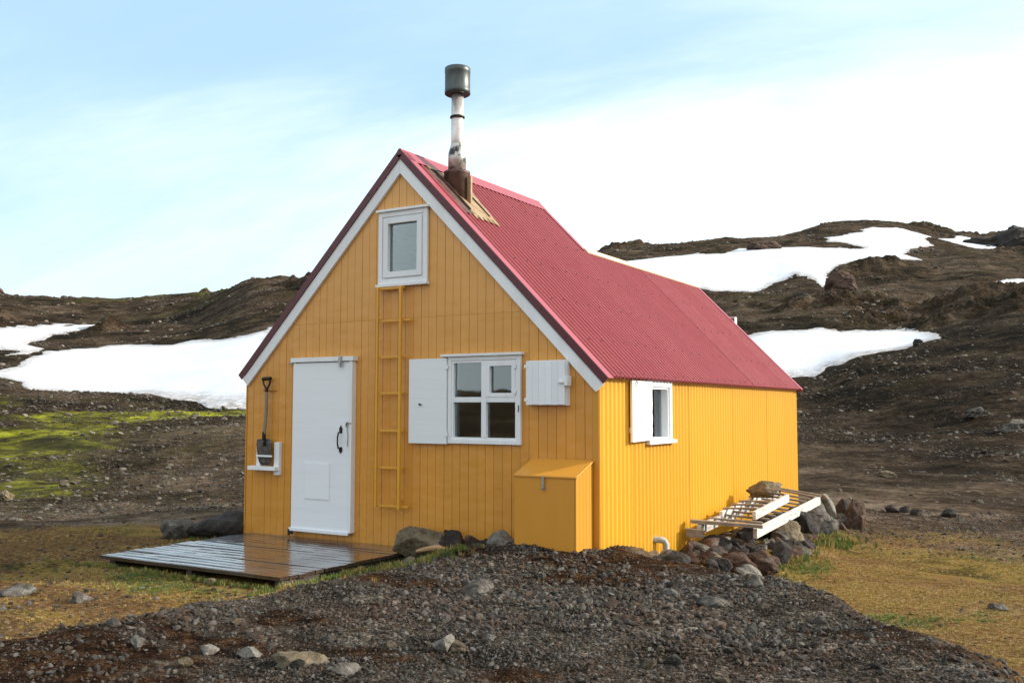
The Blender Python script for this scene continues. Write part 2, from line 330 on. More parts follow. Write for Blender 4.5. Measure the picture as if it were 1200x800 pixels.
# ------------------------------------------------------------------ object helpers
class MB:
    """collects boxes, prisms, tubes and lathes into one mesh"""
    def __init__(s): s.v = []; s.f = []; s.sm = []
    def add(s, vs, fs, smooth=False):
        k = len(s.v); s.v += [tuple(p) for p in vs]; s.f += [tuple(i + k for i in q) for q in fs]; s.sm += [smooth] * len(fs)
        return s
    def hexa(s, p):   # p: 8 points, bottom ring then top ring (counter-clockwise seen from above)
        return s.add(p, [(3, 2, 1, 0), (4, 5, 6, 7), (0, 1, 5, 4), (1, 2, 6, 5), (2, 3, 7, 6), (3, 0, 4, 7)])
    def box(s, x0, x1, y0, y1, z0, z1):
        return s.hexa([(x0, y0, z0), (x1, y0, z0), (x1, y1, z0), (x0, y1, z0), (x0, y0, z1), (x1, y0, z1), (x1, y1, z1), (x0, y1, z1)])
    def beam(s, a, b, w, h, up=(0, 0, 1)):
        a = Vector(a); b = Vector(b); d = (b - a).normalized(); u = Vector(up)
        sd = d.cross(u).normalized(); u = sd.cross(d).normalized()
        P = []
        for q in (-.5, .5):
            for (e, i) in ((a, -.5), (b, -.5), (b, .5), (a, .5)): P.append(e + sd * (-i * w) + u * (q * h))
        return s.hexa(P)
    def prism(s, poly, axis, a0, a1):   # poly: 2-D outline, extruded along an axis from a0 to a1
        n = len(poly); V = []
        for a in (a0, a1):
            for p, q in poly:
                V.append({'y': (p, a, q), 'x': (a, p, q), 'z': (p, q, a)}[axis])
        F = [tuple(range(n)), tuple(range(2 * n - 1, n - 1, -1))]
        for i in range(n): F.append((i, (i + 1) % n + 0, (i + 1) % n + n, i + n)[::-1])
        return s.add(V, F)
    def tube(s, pts, r, seg=10, caps=True, smooth=True):
        pts = [Vector(p) for p in pts]; rr = r if isinstance(r, (list, tuple)) else [r] * len(pts); V = []; F = []
        prev = None
        for i, p in enumerate(pts):
            d = (pts[min(i + 1, len(pts) - 1)] - pts[max(i - 1, 0)]).normalized()
            if prev is None: u = d.cross(Vector((0.31, 0.87, 0.39))).normalized()
            else: u = (prev - d * prev.dot(d)).normalized()
            prev = u; w = d.cross(u)
            for k in range(seg):
                a = 2 * math.pi * k / seg; V.append(p + (u * math.cos(a) + w * math.sin(a)) * rr[i])
        for i in range(len(pts) - 1):
            for k in range(seg):
                F.append((i * seg + k, i * seg + (k + 1) % seg, (i + 1) * seg + (k + 1) % seg, (i + 1) * seg + k))
        s.add(V, F, smooth)
        if caps:
            s.add([V[k] for k in range(seg)], [tuple(range(seg))[::-1]]); s.add([V[-seg + k] for k in range(seg)], [tuple(range(seg))])
        return s
    def lathe(s, cx, cy, prof, seg=24, smooth=True):
        return s.tube([(cx, cy, z) for r, z in prof], [r for r, z in prof], seg, False, smooth) if False else s._lathe(cx, cy, prof, seg, smooth)
    def _lathe(s, cx, cy, prof, seg, smooth):
        V = []; F = []
        for r, z in prof:
            for k in range(seg):
                a = 2 * math.pi * k / seg; V.append((cx + r * math.cos(a), cy + r * math.sin(a), z))
        for i in range(len(prof) - 1):
            for k in range(seg):
                F.append((i * seg + k, i * seg + (k + 1) % seg, (i + 1) * seg + (k + 1) % seg, (i + 1) * seg + k))
        F2 = [tuple(range(seg))[::-1], tuple((len(prof) - 1) * seg + k for k in range(seg))]
        s.add(V, F, smooth); k = len(s.v) - len(V)
        s.f += [tuple(i + k for i in q) for q in F2]; s.sm += [False, False]
        return s
    def mesh(s, name, m):
        me = bpy.data.meshes.new(name); me.from_pydata(s.v, [], s.f)
        me.polygons.foreach_set('use_smooth', s.sm); me.materials.append(m)
        bm = bmesh.new(); bm.from_mesh(me); bmesh.ops.recalc_face_normals(bm, faces=bm.faces); bm.to_mesh(me); bm.free()
        return me

def attach(o, parent):
    o.parent = parent
    if parent is not None and parent.type == 'EMPTY': o.matrix_parent_inverse = Matrix.Translation(-parent.location)
def put(name, me, parent=None, loc=None):
    o = bpy.data.objects.new(name, me); COL.objects.link(o); attach(o, parent)
    if loc is not None: o.location = loc
    return o
def part(name, mb, m, parent, bevel=0.0, label=None):
    o = put(name, mb.mesh(name, m), parent)
    if bevel:
        b = o.modifiers.new('bevel', 'BEVEL'); b.width = bevel; b.segments = 2; b.limit_method = 'ANGLE'
    if label: o['label'] = label
    return o
def thing(name, label, cat, loc, group=None):
    o = bpy.data.objects.new(name, None); COL.objects.link(o); o.location = loc; o.empty_display_size = 0.2
    o['label'] = label; o['category'] = cat
    if group: o['group'] = group
    return o
def tag(o, label, cat, group=None):
    o['label'] = label; o['category'] = cat
    if group: o['group'] = group
    return o

# ------------------------------------------------------------------ terrain
def _hash(ix, iy, seed):
    h = (ix.astype(np.int64) * 374761393 + iy.astype(np.int64) * 668265263 + seed * 982451653) & 0xFFFFFFFF
    h = ((h ^ (h >> 13)) * 1274126177) & 0xFFFFFFFF
    return ((h ^ (h >> 16)) & 0xFFFFFF) / float(0xFFFFFF)
def vnoise(x, y, seed):
    ix = np.floor(x); iy = np.floor(y); fx = x - ix; fy = y - iy
    ux = fx * fx * fx * (fx * (fx * 6 - 15) + 10); uy = fy * fy * fy * (fy * (fy * 6 - 15) + 10)
    a = _hash(ix, iy, seed); b = _hash(ix + 1, iy, seed); c = _hash(ix, iy + 1, seed); d = _hash(ix + 1, iy + 1, seed)
    return (a * (1 - ux) + b * ux) * (1 - uy) + (c * (1 - ux) + d * ux) * uy
def fbm(x, y, wl, octs, seed, gain=0.5, ridged=False):
    t = 0; amp = 1; tot = 0
    for o in range(octs):
        ca, sa = math.cos(o * 1.1 + seed), math.sin(o * 1.1 + seed)
        n = vnoise((x * ca - y * sa) / wl + 17.3 * o, (x * sa + y * ca) / wl + 5.1 * o, seed + o) * 2 - 1
        if ridged: n = 1 - 2 * np.abs(n)
        t = t + n * amp; tot += amp; amp *= gain; wl = wl / 2.03
    return t / tot
def sst(a, b, x):
    t = np.clip((x - a) / (b - a), 0, 1); return t * t * (3 - 2 * t)
def seg_sd(px, py, poly):
    """signed distance to a polygon, positive inside"""
    d2 = np.full(px.shape, 1e18); ins = np.zeros(px.shape, bool); n = len(poly)
    for i in range(n):
        ax, ay = poly[i]; bx, by = poly[(i + 1) % n]
        ex, ey = bx - ax, by - ay; wx, wy = px - ax, py - ay
        t = np.clip((wx * ex + wy * ey) / (ex * ex + ey * ey + 1e-12), 0, 1)
        d2 = np.minimum(d2, (wx - ex * t) ** 2 + (wy - ey * t) ** 2)
        if ay != by:
            c = (ay > py) != (by > py); ins ^= c & (px < (bx - ax) * (py - ay) / (by - ay) + ax)
    d = np.sqrt(d2); return np.where(ins, d, -d)

# surveyed profiles of the slopes: bearing from the viewpoint's axis, then (distance, height) up to the skyline
PROFILES = [
    (-0.6528, [(20.1, -0.22), (27.7, 0.06), (37.8, 0.79), (52.9, 2.43), (75.5, 4.23), (113.3, 8.47), (163.7, 14.54), (214.0, 21.64), (251.8, 26.47)]),
    (-0.495, [(18.2, -0.19), (22.7, -0.09), (31.8, 0.7), (43.2, 2.16), (54.5, 2.88), (102.3, 8.63), (125.0, 11.82), (170.5, 19.39)]),
    (-0.4522, [(17.8, -0.19), (22.2, -0.09), (31.1, 0.7), (42.2, 1.89), (53.4, 2.54), (94.5, 7.31), (122.3, 11.43), (166.8, 18.18)]),
    (-0.3847, [(17.3, -0.19), (23.7, 0.06), (32.4, 0.79), (41.0, 1.79), (47.5, 2.13), (86.3, 6.39), (113.3, 9.93), (161.8, 18.31)]),
    (-0.3213, [(16.9, -0.19), (23.2, 0.06), (29.5, 0.7), (40.0, 1.45), (79.0, 6.48), (105.4, 9.71), (147.6, 18.19)]),
    (-0.272, [(16.6, -0.19), (22.8, 0.16), (31.1, 0.92), (37.4, 1.25), (72.7, 6.65), (93.4, 10.09), (124.6, 17.52)]),
    (-0.2468, [(16.5, -0.19), (22.7, 0.16), (30.9, 0.92), (37.1, 1.19), (72.2, 6.9), (92.8, 10.25), (123.7, 17.84)]),
    (-0.178, [(18.3, -0.34), (30.5, 0.79), (71.1, 6.27), (121.9, 16.44)]),
    (-0.0897, [(18.1, -0.26), (30.1, 0.52), (70.3, 5.01), (140.6, 18.07)]),
    (0.0, [(20.0, -0.32), (35.0, 0.06), (70.0, 3.75), (120.0, 11.91), (200.0, 31.14)]),
    (0.0897, [(24.1, -0.43), (45.2, 0.48), (60.2, 2.61), (85.3, 5.78), (120.5, 12.99), (150.6, 21.01), (210.8, 33.58), (261.1, 44.75)]),
    (0.1605, [(26.3, -0.42), (45.6, 0.89), (60.8, 2.88), (86.1, 6.55), (121.6, 13.53), (146.9, 19.18), (212.7, 34.71), (263.4, 46.62)]),
    (0.2212, [(26.6, -0.37), (46.1, 1.09), (61.5, 3.04), (87.1, 7.16), (123.0, 13.85), (148.6, 18.92), (215.2, 36.22), (266.5, 47.79)]),
    (0.2636, [(26.9, -0.3), (46.6, 0.89), (64.2, 3.2), (91.1, 8.39), (124.3, 14.07), (150.2, 19.18), (217.5, 36.98), (269.3, 48.25)]),
    (0.305, [(27.3, -0.25), (47.2, 0.69), (65.0, 3.32), (92.3, 8.79), (125.8, 15.15), (152.0, 20.62), (220.2, 36.98), (251.6, 44.87), (293.6, 55.64)]),
    (0.3454, [(27.6, -0.25), (44.6, 0.54), (63.8, 3.96), (93.5, 8.47), (127.5, 15.69), (154.1, 19.83), (191.3, 29.3), (223.2, 37.54), (255.1, 46.16), (297.6, 57.65)]),
    (0.3847, [(28.0, -0.25), (43.2, 0.59), (59.3, 3.74), (75.5, 5.96), (94.9, 8.47), (118.7, 12.52), (151.0, 19.7), (183.4, 27.91), (215.8, 34.02), (258.9, 46.59), (302.1, 57.65)]),
    (0.4227, [(28.5, -0.3), (41.7, 0.63), (57.0, 3.62), (72.4, 6.11), (96.5, 8.63), (120.6, 12.52), (153.5, 19.32), (219.3, 34.2), (274.1, 46.9), (307.0, 55.38)]),
    (0.4595, [(26.8, -0.28), (40.2, 0.67), (55.8, 3.53), (71.4, 6.54), (100.4, 10.5), (145.0, 18.04), (223.1, 34.74), (278.9, 45.55), (334.7, 57.08)]),
    (0.495, [(27.3, -0.38), (39.8, 0.69), (54.5, 3.44), (70.5, 6.94), (102.3, 10.9), (147.7, 17.46), (227.3, 33.66), (284.1, 44.65), (340.9, 58.43)]),
    (0.6806, [(30.9, -0.49), (45.0, 0.69), (61.8, 3.44), (79.8, 7.28), (115.8, 11.71), (167.3, 18.63), (257.3, 34.74), (373.1, 57.57)]),
]
SNOW = {
    'left_main': [(-0.5358, 56.8), (-0.5258, 56.1), (-0.5156, 55.6), (-0.5054, 55.0), (-0.495, 54.6), (-0.476, 51.0), (-0.4774, 47.7), (-0.4703, 45.3), (-0.4595, 46.0), (-0.4486, 46.4), (-0.4376, 46.2), (-0.4264, 45.8), (-0.4144, 45.5), (-0.4023, 45.1), (-0.3901, 44.7), (-0.3777, 43.7), (-0.3652, 42.9), (-0.3494, 41.2), (-0.3334, 40.4), (-0.3213, 40.0), (-0.3091, 38.1), (-0.2968, 37.8), (-0.2845, 37.6), (-0.272, 37.4), (-0.2603, 37.2), (-0.2485, 37.0), (-0.2485, 39.2), (-0.2485, 41.8), (-0.2485, 44.9), (-0.2485, 49.0), (-0.2485, 54.6), (-0.2485, 63.4), (-0.2485, 76.3), (-0.2603, 75.0), (-0.272, 73.8), (-0.2853, 74.1), (-0.2985, 74.6), (-0.312, 79.1), (-0.3254, 82.6), (-0.3454, 80.7), (-0.3565, 82.4), (-0.3675, 84.9), (-0.3785, 87.0), (-0.3893, 87.5), (-0.4, 86.4), (-0.4114, 84.1), (-0.4227, 82.3), (-0.4339, 80.7), (-0.4537, 75.6), (-0.4703, 68.0), (-0.4809, 61.3), (-0.495, 58.4), (-0.5054, 58.9), (-0.5156, 59.7), (-0.5258, 60.4), (-0.5358, 61.2)],
    'left_upper': [(-0.549, 108.1), (-0.5385, 107.1), (-0.5278, 106.4), (-0.517, 105.8), (-0.506, 105.0), (-0.495, 104.5), (-0.4809, 106.4), (-0.4667, 108.7), (-0.4522, 113.1), (-0.4376, 117.9), (-0.4331, 115.8), (-0.442, 110.7), (-0.4268, 114.9), (-0.4114, 118.1), (-0.4129, 114.9), (-0.4242, 106.9), (-0.4376, 100.6), (-0.4522, 97.3), (-0.4667, 87.2), (-0.4717, 80.8), (-0.4573, 78.2), (-0.4738, 70.3), (-0.4915, 67.3), (-0.4774, 73.0), (-0.495, 72.6), (-0.506, 73.2), (-0.517, 73.7), (-0.5278, 74.2), (-0.5385, 74.9), (-0.549, 75.6)],
    'right_lower': [(0.178, 90.2), (0.1919, 90.2), (0.2058, 90.2), (0.2195, 90.1), (0.2332, 89.7), (0.2468, 89.1), (0.2678, 91.5), (0.2845, 91.4), (0.2989, 91.5), (0.3132, 93.0), (0.3334, 91.7), (0.3481, 93.2), (0.3626, 93.0), (0.3769, 92.9), (0.3885, 92.7), (0.4, 91.4), (0.4114, 84.4), (0.4227, 77.4), (0.4249, 72.8), (0.4076, 72.6), (0.3939, 69.9), (0.3816, 69.7), (0.3691, 68.8), (0.3573, 67.6), (0.3454, 66.6), (0.3358, 65.3), (0.3213, 65.2), (0.3091, 62.5), (0.2941, 63.4), (0.2789, 63.6), (0.2636, 63.7), (0.251, 63.7), (0.2383, 63.7), (0.2255, 63.6), (0.2126, 64.1), (0.1954, 66.4), (0.178, 69.3), (0.178, 79.2)],
    'right_upper': [(0.112, 206.8), (0.1253, 207.1), (0.1386, 207.1), (0.1518, 207.1), (0.1649, 208.7), (0.178, 209.0), (0.1925, 206.8), (0.2069, 205.3), (0.2212, 203.8), (0.2383, 214.4), (0.2552, 219.1), (0.267, 217.9), (0.2786, 218.3), (0.2902, 219.1), (0.3018, 220.3), (0.3132, 219.1), (0.3294, 216.3), (0.3454, 214.8), (0.3597, 220.7), (0.3494, 225.5), (0.3374, 227.1), (0.3254, 230.0), (0.3197, 236.8), (0.3374, 242.4), (0.3573, 250.4), (0.355, 259.2), (0.3691, 268.2), (0.3885, 271.6), (0.4076, 269.7), (0.419, 264.4), (0.4137, 250.0), (0.4212, 234.2), (0.4038, 223.5), (0.3924, 210.2), (0.4107, 188.2), (0.397, 187.9), (0.3831, 188.6), (0.3691, 195.2), (0.3534, 184.2), (0.3454, 177.0), (0.3334, 171.4), (0.3229, 156.8), (0.3294, 153.5), (0.3173, 141.5), (0.3132, 152.4), (0.2927, 159.1), (0.2803, 156.0), (0.2657, 152.6), (0.251, 145.1), (0.2383, 147.8), (0.2255, 148.6), (0.2126, 147.8), (0.1954, 149.4), (0.178, 150.5), (0.1635, 152.1), (0.1488, 153.8), (0.1341, 155.7), (0.1231, 172.0)],
    'far_right': [(0.4264, 262.9), (0.4449, 290.9), (0.4588, 300.0), (0.4724, 300.0), (0.4703, 287.8), (0.4667, 249.1), (0.4809, 276.6), (0.495, 290.4), (0.5088, 290.4), (0.5224, 289.9), (0.5224, 260.6), (0.5129, 258.7), (0.5033, 256.4), (0.4936, 253.6), (0.4838, 245.5), (0.4738, 238.1), (0.4631, 228.4), (0.4449, 243.3)],
    'edge_right': [(0.4717, 146.2), (0.4809, 155.4), (0.495, 160.0), (0.5088, 161.1), (0.5224, 162.3), (0.5224, 138.2), (0.5114, 143.3), (0.5002, 148.0), (0.4888, 147.0), (0.4774, 143.3)],
}

MOUND = [(3.30, -0.85), (3.35, 0.7), (4.35, 0.7), (4.6, 0.35), (4.95, 0.30), (5.5, 0.15), (6.1, -0.25), (6.75, -0.88), (7.3, -1.65), (7.75, -2.35), (9.3, -4.0), (12, -7.0), (12, -14),
         (2.0, -14), (2.3, -6.5), (2.75, -4.8), (3.0, -3.9), (3.2, -2.65), (3.2, -1.6)]
LG = np.linspace(math.log(12), math.log(4000), 400)
PTH = np.array([p[0] for p in PROFILES]); PZ = []
for th, l in PROFILES:
    rr = [q[0] for q in l]; zz = [q[1] for q in l]
    rr = [12.0] + rr; zz = [-0.25] + zz
    rl, zl = rr[-1], zz[-1]
    rr += [rl * 1.12, rl * 1.5, rl * 3, 1600, 4000]; zz += [zl * 1.02, zl * 0.95, zl * 0.6, zl * 0.3, 0.0]
    z = np.interp(LG, np.log(rr), zz)
    k = np.ones(7) / 7; zp = np.pad(z, 3, mode='edge'); z = 0.45 * z + 0.55 * np.convolve(zp, k, 'valid')
    PZ.append(z)
PZ = np.array(PZ)
_g = np.linspace(PTH[0], PTH[-1], 241); _P = np.array([np.interp(_g, PTH, PZ[:, j]) for j in range(PZ.shape[1])]).T
_k = np.exp(-np.linspace(-2.2, 2.2, 13) ** 2); _k /= _k.sum(); _Q = np.pad(_P, ((6, 6), (0, 0)), mode='edge')
PZ = sum(_k[i] * _Q[i:i + 241] for i in range(13)); PTH = _g
AX = math.pi / 2 + yaw       # the axis bearing as a world angle
def polar(x, y):
    dx = x - CAM.x; dy = y - CAM.y
    R = np.hypot(dx, dy); th = AX - np.arctan2(dy, dx)
    return R, (th + math.pi) % (2 * math.pi) - math.pi
def far_base(x, y, R, th):
    u = np.clip((np.log(np.maximum(R, 12)) - LG[0]) / (LG[1] - LG[0]), 0, len(LG) - 1.001)
    tt = np.clip(th, PTH[0], PTH[-1] - 1e-6); i = np.clip(np.searchsorted(PTH, tt, side='right') - 1, 0, len(PTH) - 2)
    a = (tt - PTH[i]) / (PTH[i + 1] - PTH[i])
    j = u.astype(int); b = u - j
    z = (PZ[i, j] * (1 - b) + PZ[i, j + 1] * b) * (1 - a) + (PZ[i + 1, j] * (1 - b) + PZ[i + 1, j + 1] * b) * a
    back = -0.3 + 4.6 * sst(60, 220, R) + 1.2 * fbm(x, y, 90, 3, 31) * sst(50, 200, R)
    w = sst(0.75, 1.5, np.abs(th))
    return z * (1 - w) + back * w
def low_relief(x, y, R):
    k1 = sst(20, 70, R); k2 = sst(60, 220, R)
    return fbm(x, y, 14, 3, 3) * 0.32 * k1 + fbm(x, y, 55, 3, 9) * 1.3 * k2
def fine_relief(x, y, R):
    k0 = sst(13, 20, R)
    z = fbm(x, y, 1.6, 5, 11, 0.6) * 0.10 * k0 + fbm(x, y, 5.0, 5, 12, 0.55, True) * 0.20 * sst(18, 42, R)
    z = z + fbm(x, y, 18, 5, 15, 0.55, True) * 0.75 * sst(60, 180, R) + fbm(x, y, 9, 4, 19, 0.6) * 0.35 * sst(45, 120, R)
    # crags: short rocky steps that break the smooth slopes
    c = fbm(x, y, 26, 4, 44); st = sst(0.18, 0.30, c) * sst(45, 110, R)
    return z + st * (0.8 + 1.1 * fbm(x, y, 3.5, 4, 50, 0.6, True))
def near_z(x, y):
    base = -0.10 - 0.22 * sst(3.6, 5.6, x)
    base = base - 0.10 * sst(3.0, 9.0, y) * (1 - sst(3.6, 5.6, x)) * 0.5
    d = seg_sd(x, y, MOUND) + fbm(x, y, 0.9, 4, 61) * 0.22
    m = sst(-0.75, 0.10, d)
    top = 0.085 + 0.085 * np.exp(-((x - 4.0) / 0.75) ** 2 - ((y + 0.45) / 0.55) ** 2) + 0.035 * sst(-2.0, -0.6, y) * (1 - 1.6 * sst(4.3, 4.9, x)) + 0.06 * fbm(x, y, 1.9, 3, 63) - 0.02 * sst(-2, -5, y)
    z = base * (1 - m) + top * m
    z = z + fbm(x, y, 0.35, 4, 66, 0.55) * (0.012 + 0.022 * m)
    # stones are banked up along the sunny side of the hut
    bank = sst(5.75, 5.05, x) * sst(4.3, 4.45, x) * sst(1.2, 2.4, y) * sst(8.6, 7.2, y)
    return z + bank * 0.10
def snow_sd(R, th, poly):
    """distance in metres (seen across the view) to a snow outline, positive inside"""
    return seg_sd(th * 100, np.log(np.maximum(R, 1)) * 22, [(a * 100, math.log(b) * 22) for a, b in poly]) * R * 0.01
def snow_near(R, th):
    k = np.zeros(R.shape)
    for poly in SNOW.values():
        a0 = min(p[0] for p in poly) - 0.02; a1 = max(p[0] for p in poly) + 0.02; b0 = min(p[1] for p in poly) * 0.93; b1 = max(p[1] for p in poly) * 1.07
        m = (th > a0) & (th < a1) & (R > b0) & (R < b1)
        if m.any():
            d = snow_sd(R[m], th[m], poly); k[m] = np.maximum(k[m], sst(-0.018, 0.004, d / R[m]))
    return k
def height(x, y):
    x = np.asarray(x, float); y = np.asarray(y, float)
    R, th = polar(x, y)
    w = sst(12.5, 17.5, R)
    nz = near_z(x, y)
    fz = far_base(x, y, R, th) + low_relief(x, y, R) + fine_relief(x, y, R) * (1 - 0.9 * snow_near(R, th))
    return nz * (1 - w) + fz * w
def hz(x, y): return float(height(np.array([x]), np.array([y]))[0])

r1 = np.exp(np.arange(math.log(2.4), math.log(330), 0.0078)); r0 = np.array([0.001, 0.5, 1.0, 1.5, 2.0]); r2 = np.geomspace(340, 3900, 26)
RR = np.concatenate([r0, r1, r2])
tin = np.arange(-0.60, 0.60, 0.00175); tout = np.concatenate([np.linspace(0.60, 2 * math.pi - 0.60, 170)])
TH = np.concatenate([tin, tout[:-1]])
RG, TG = np.meshgrid(RR, TH, indexing='ij')
WX = CAM.x + RG * np.cos(AX - TG); WY = CAM.y + RG * np.sin(AX - TG)
ZG = height(WX, WY)
nr, nt = RG.shape
co = np.stack([WX, WY, ZG], -1).reshape(-1, 3).astype(np.float32)
ii = np.arange((nr - 1))[:, None] * nt; jj = np.arange(nt)[None, :]; jn = (np.arange(nt) + 1) % nt
quads = np.stack([ii + jj, ii + jn[None, :], ii + nt + jn[None, :], ii + nt + jj], -1).reshape(-1, 4).astype(np.int32)
def fast_mesh(name, co, quads, smooth=True):
    me = bpy.data.meshes.new(name)
    me.vertices.add(len(co)); me.vertices.foreach_set('co', co.astype(np.float32).ravel())
    n = quads.shape[1]
    me.loops.add(quads.size); me.loops.foreach_set('vertex_index', quads.ravel().astype(np.int32))
    me.polygons.add(len(quads)); me.polygons.foreach_set('loop_start', np.arange(0, quads.size, n, dtype=np.int32))
    me.polygons.foreach_set('use_smooth', np.full(len(quads), smooth))
    me.update(calc_edges=True)
    return me
gme = fast_mesh('ground', co, quads[:, ::-1])
X = co[:, 0].astype(float); Y = co[:, 1].astype(float); Rv, Tv = polar(X, Y)
md = seg_sd(X, Y, MOUND) + fbm(X, Y, 0.6, 4, 70) * 0.25
def gravel_f(x, y, md): return sst(-0.28, 0.12, md) * (1 - sst(14, 20, np.hypot(x - CAM.x, y - CAM.y)))
def grass_f(x, y, R, th):
    left = sst(3.6, 2.6, x) * sst(2.5, -0.8, y) * (1 - sst(12.0, 14.5, R))
    right = sst(4.3, 5.0, x) * (1 - sst(12.2, 14.8, R + fbm(x, y, 2.5, 3, 72) * 1.6)) * sst(-0.1, 0.05, th)
    return np.maximum(left * 0.95, right)
def rust_f(x, y, th):
    n_ = fbm(x * 0.75 + y * 0.35, y * 1.9 - x * 0.3, 1.0, 5, 140, 0.55)
    return sst(0.06, 0.34, n_ + 0.30 * sst(-0.30, -0.45, th))
slope_shade = np.clip(sst(0.27, 0.40, Tv + fbm(X, Y, 20, 3, 83) * 0.05) * sst(20, 27, Rv) * (1 - sst(70, 100, Rv)) + 0.7 * sst(0.1, 0.2, Tv) * sst(18, 24, Rv) * (1 - sst(60, 110, Rv)) * (0.5 + fbm(X, Y, 12, 3, 84)), 0, 1)  # right slope darkened in its colour to stand for weaker sunlight there
grv = gravel_f(X, Y, md)
gra = grass_f(X, Y, Rv, Tv) * (1 - grv)
mb_ = sst(17.0, 19.5, Rv) * (1 - sst(36, 44, Rv)) * sst(-0.20, -0.34, Tv + fbm(X, Y, 6, 3, 75) * 0.05)
strip = np.exp(-((Rv - 34 - 14 * (Tv + 0.40)) / 1.4) ** 2) * sst(-0.24, -0.31, Tv)
mossv = np.clip(mb_ * 0.50 * sst(0.02, 0.35, fbm(X, Y, 5, 4, 77)) * sst(-0.34, -0.44, Tv) + 1.0 * strip * sst(-0.25, 0.15, fbm(X, Y, 5, 4, 76)), 0, 1)
pat = np.exp(-((Tv + 0.46) / 0.06) ** 2) * sst(17.5, 19, Rv) * (1 - sst(30, 36, Rv)) * sst(-0.45, 0.1, fbm(X, Y, 4, 4, 78))
mossv = np.maximum(mossv, 0.46 * pat)
mossv = np.maximum(mossv, 0.26 * sst(95, 135, Rv) * (1 - sst(150, 170, Rv)) * sst(-0.16, -0.26, Tv) * sst(-0.15, 0.25, fbm(X, Y, 20, 4, 79)))
mossv = np.maximum(mossv, 0.14 * sst(30, 45, Rv) * sst(0.38, 0.46, Tv) * (1 - sst(70, 90, Rv)) * sst(0.0, 0.35, fbm(X, Y, 11, 4, 81)))
mossv = mossv * sst(-0.95, -0.8, Tv)
for nm, arr in (('gravel', grv), ('grass', gra), ('moss', mossv), ('far', sst(18, 60, Rv)), ('dark', slope_shade), ('rust', rust_f(X, Y, Tv))):
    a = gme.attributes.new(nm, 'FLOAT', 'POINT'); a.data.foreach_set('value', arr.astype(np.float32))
gme.materials.append(mat['ground'])
ground = put('ground', gme); ground['kind'] = 'structure'
ground['label'] = 'dark stony ground and hills around the hut'

# ------------------------------------------------------------------ snow patches
SNOW_TAGS = {
    'left_main': 'long broad snow patch across the left hillside, reaching behind the hut',
    'left_upper': 'thin upper snow patch at the left edge, above the long one',
    'right_lower': 'low snow patch just right of the red roof, under the dark slope',
    'right_upper': 'largest snow field high on the right hill, running behind the roof ridge',
    'far_right': 'small snow patch near the skyline beside the dark crag at far right',
    'edge_right': 'tiny snow patch half way down the right hill at the picture edge'}
for key, poly in SNOW.items():
    pts = [(CAM.x + r * math.cos(AX - t), CAM.y + r * math.sin(AX - t)) for t, r in poly]
    ta = np.array([p[0] for p in poly]); ra = np.array([p[1] for p in poly])
    ts = np.arange(ta.min() - 0.01, ta.max() + 0.01, 0.0016); rs = np.exp(np.arange(math.log(ra.min() * 0.96), math.log(ra.max() * 1.04), 0.006))
    rg, tg = np.meshgrid(rs, ts, indexing='ij'); x = CAM.x + rg * np.cos(AX - tg); y = CAM.y + rg * np.sin(AX - tg)
    # distance to the outline in (log range, bearing) space, scaled back to metres across the view
    d = seg_sd(tg * 100, np.log(rg) * 22, [(a * 100, math.log(b) * 22) for a, b in poly]) * rg * 0.01
    d = d + fbm(x, y, 3.5, 5, 90, 0.65) * 0.45 * rg / 100
    zsm = far_base(x, y, rg, tg) + low_relief(x, y, rg)
    full = height(x, y)
    inner = sst(0.0, 3.0, d)
    z = full * (1 - inner) + (zsm + 0.04 + 0.10 * sst(60, 200, rg)) * inner
    z = np.maximum(z, full) * inner + z * (1 - inner)
    z = z + np.clip(d * 0.30, -0.6, 0.04 * (rg / 60) ** 0.5)
    keep = d > -1.2
    n0, n1 = rg.shape
    cell = keep[:-1, :-1] | keep[1:, :-1] | keep[:-1, 1:] | keep[1:, 1:]
    a, b = np.nonzero(cell); q = np.stack([a * n1 + b, a * n1 + b + 1, (a + 1) * n1 + b + 1, (a + 1) * n1 + b], -1)
    used, inv = np.unique(q.ravel(), return_inverse=True)
    cc = np.stack([x, y, z], -1).reshape(-1, 3)[used]
    me = fast_mesh('snow_patch', cc, inv.reshape(-1, 4)[:, ::-1]); me.materials.append(mat['snow'])
    ea = me.attributes.new('edge', 'FLOAT', 'POINT'); ea.data.foreach_set('value', (1 - sst(-0.1, 1.1, d.reshape(-1)[used])).astype(np.float32))
    tag(put('snow_patch', me), SNOW_TAGS[key], 'snow patch', 'old snow patches on the hills')

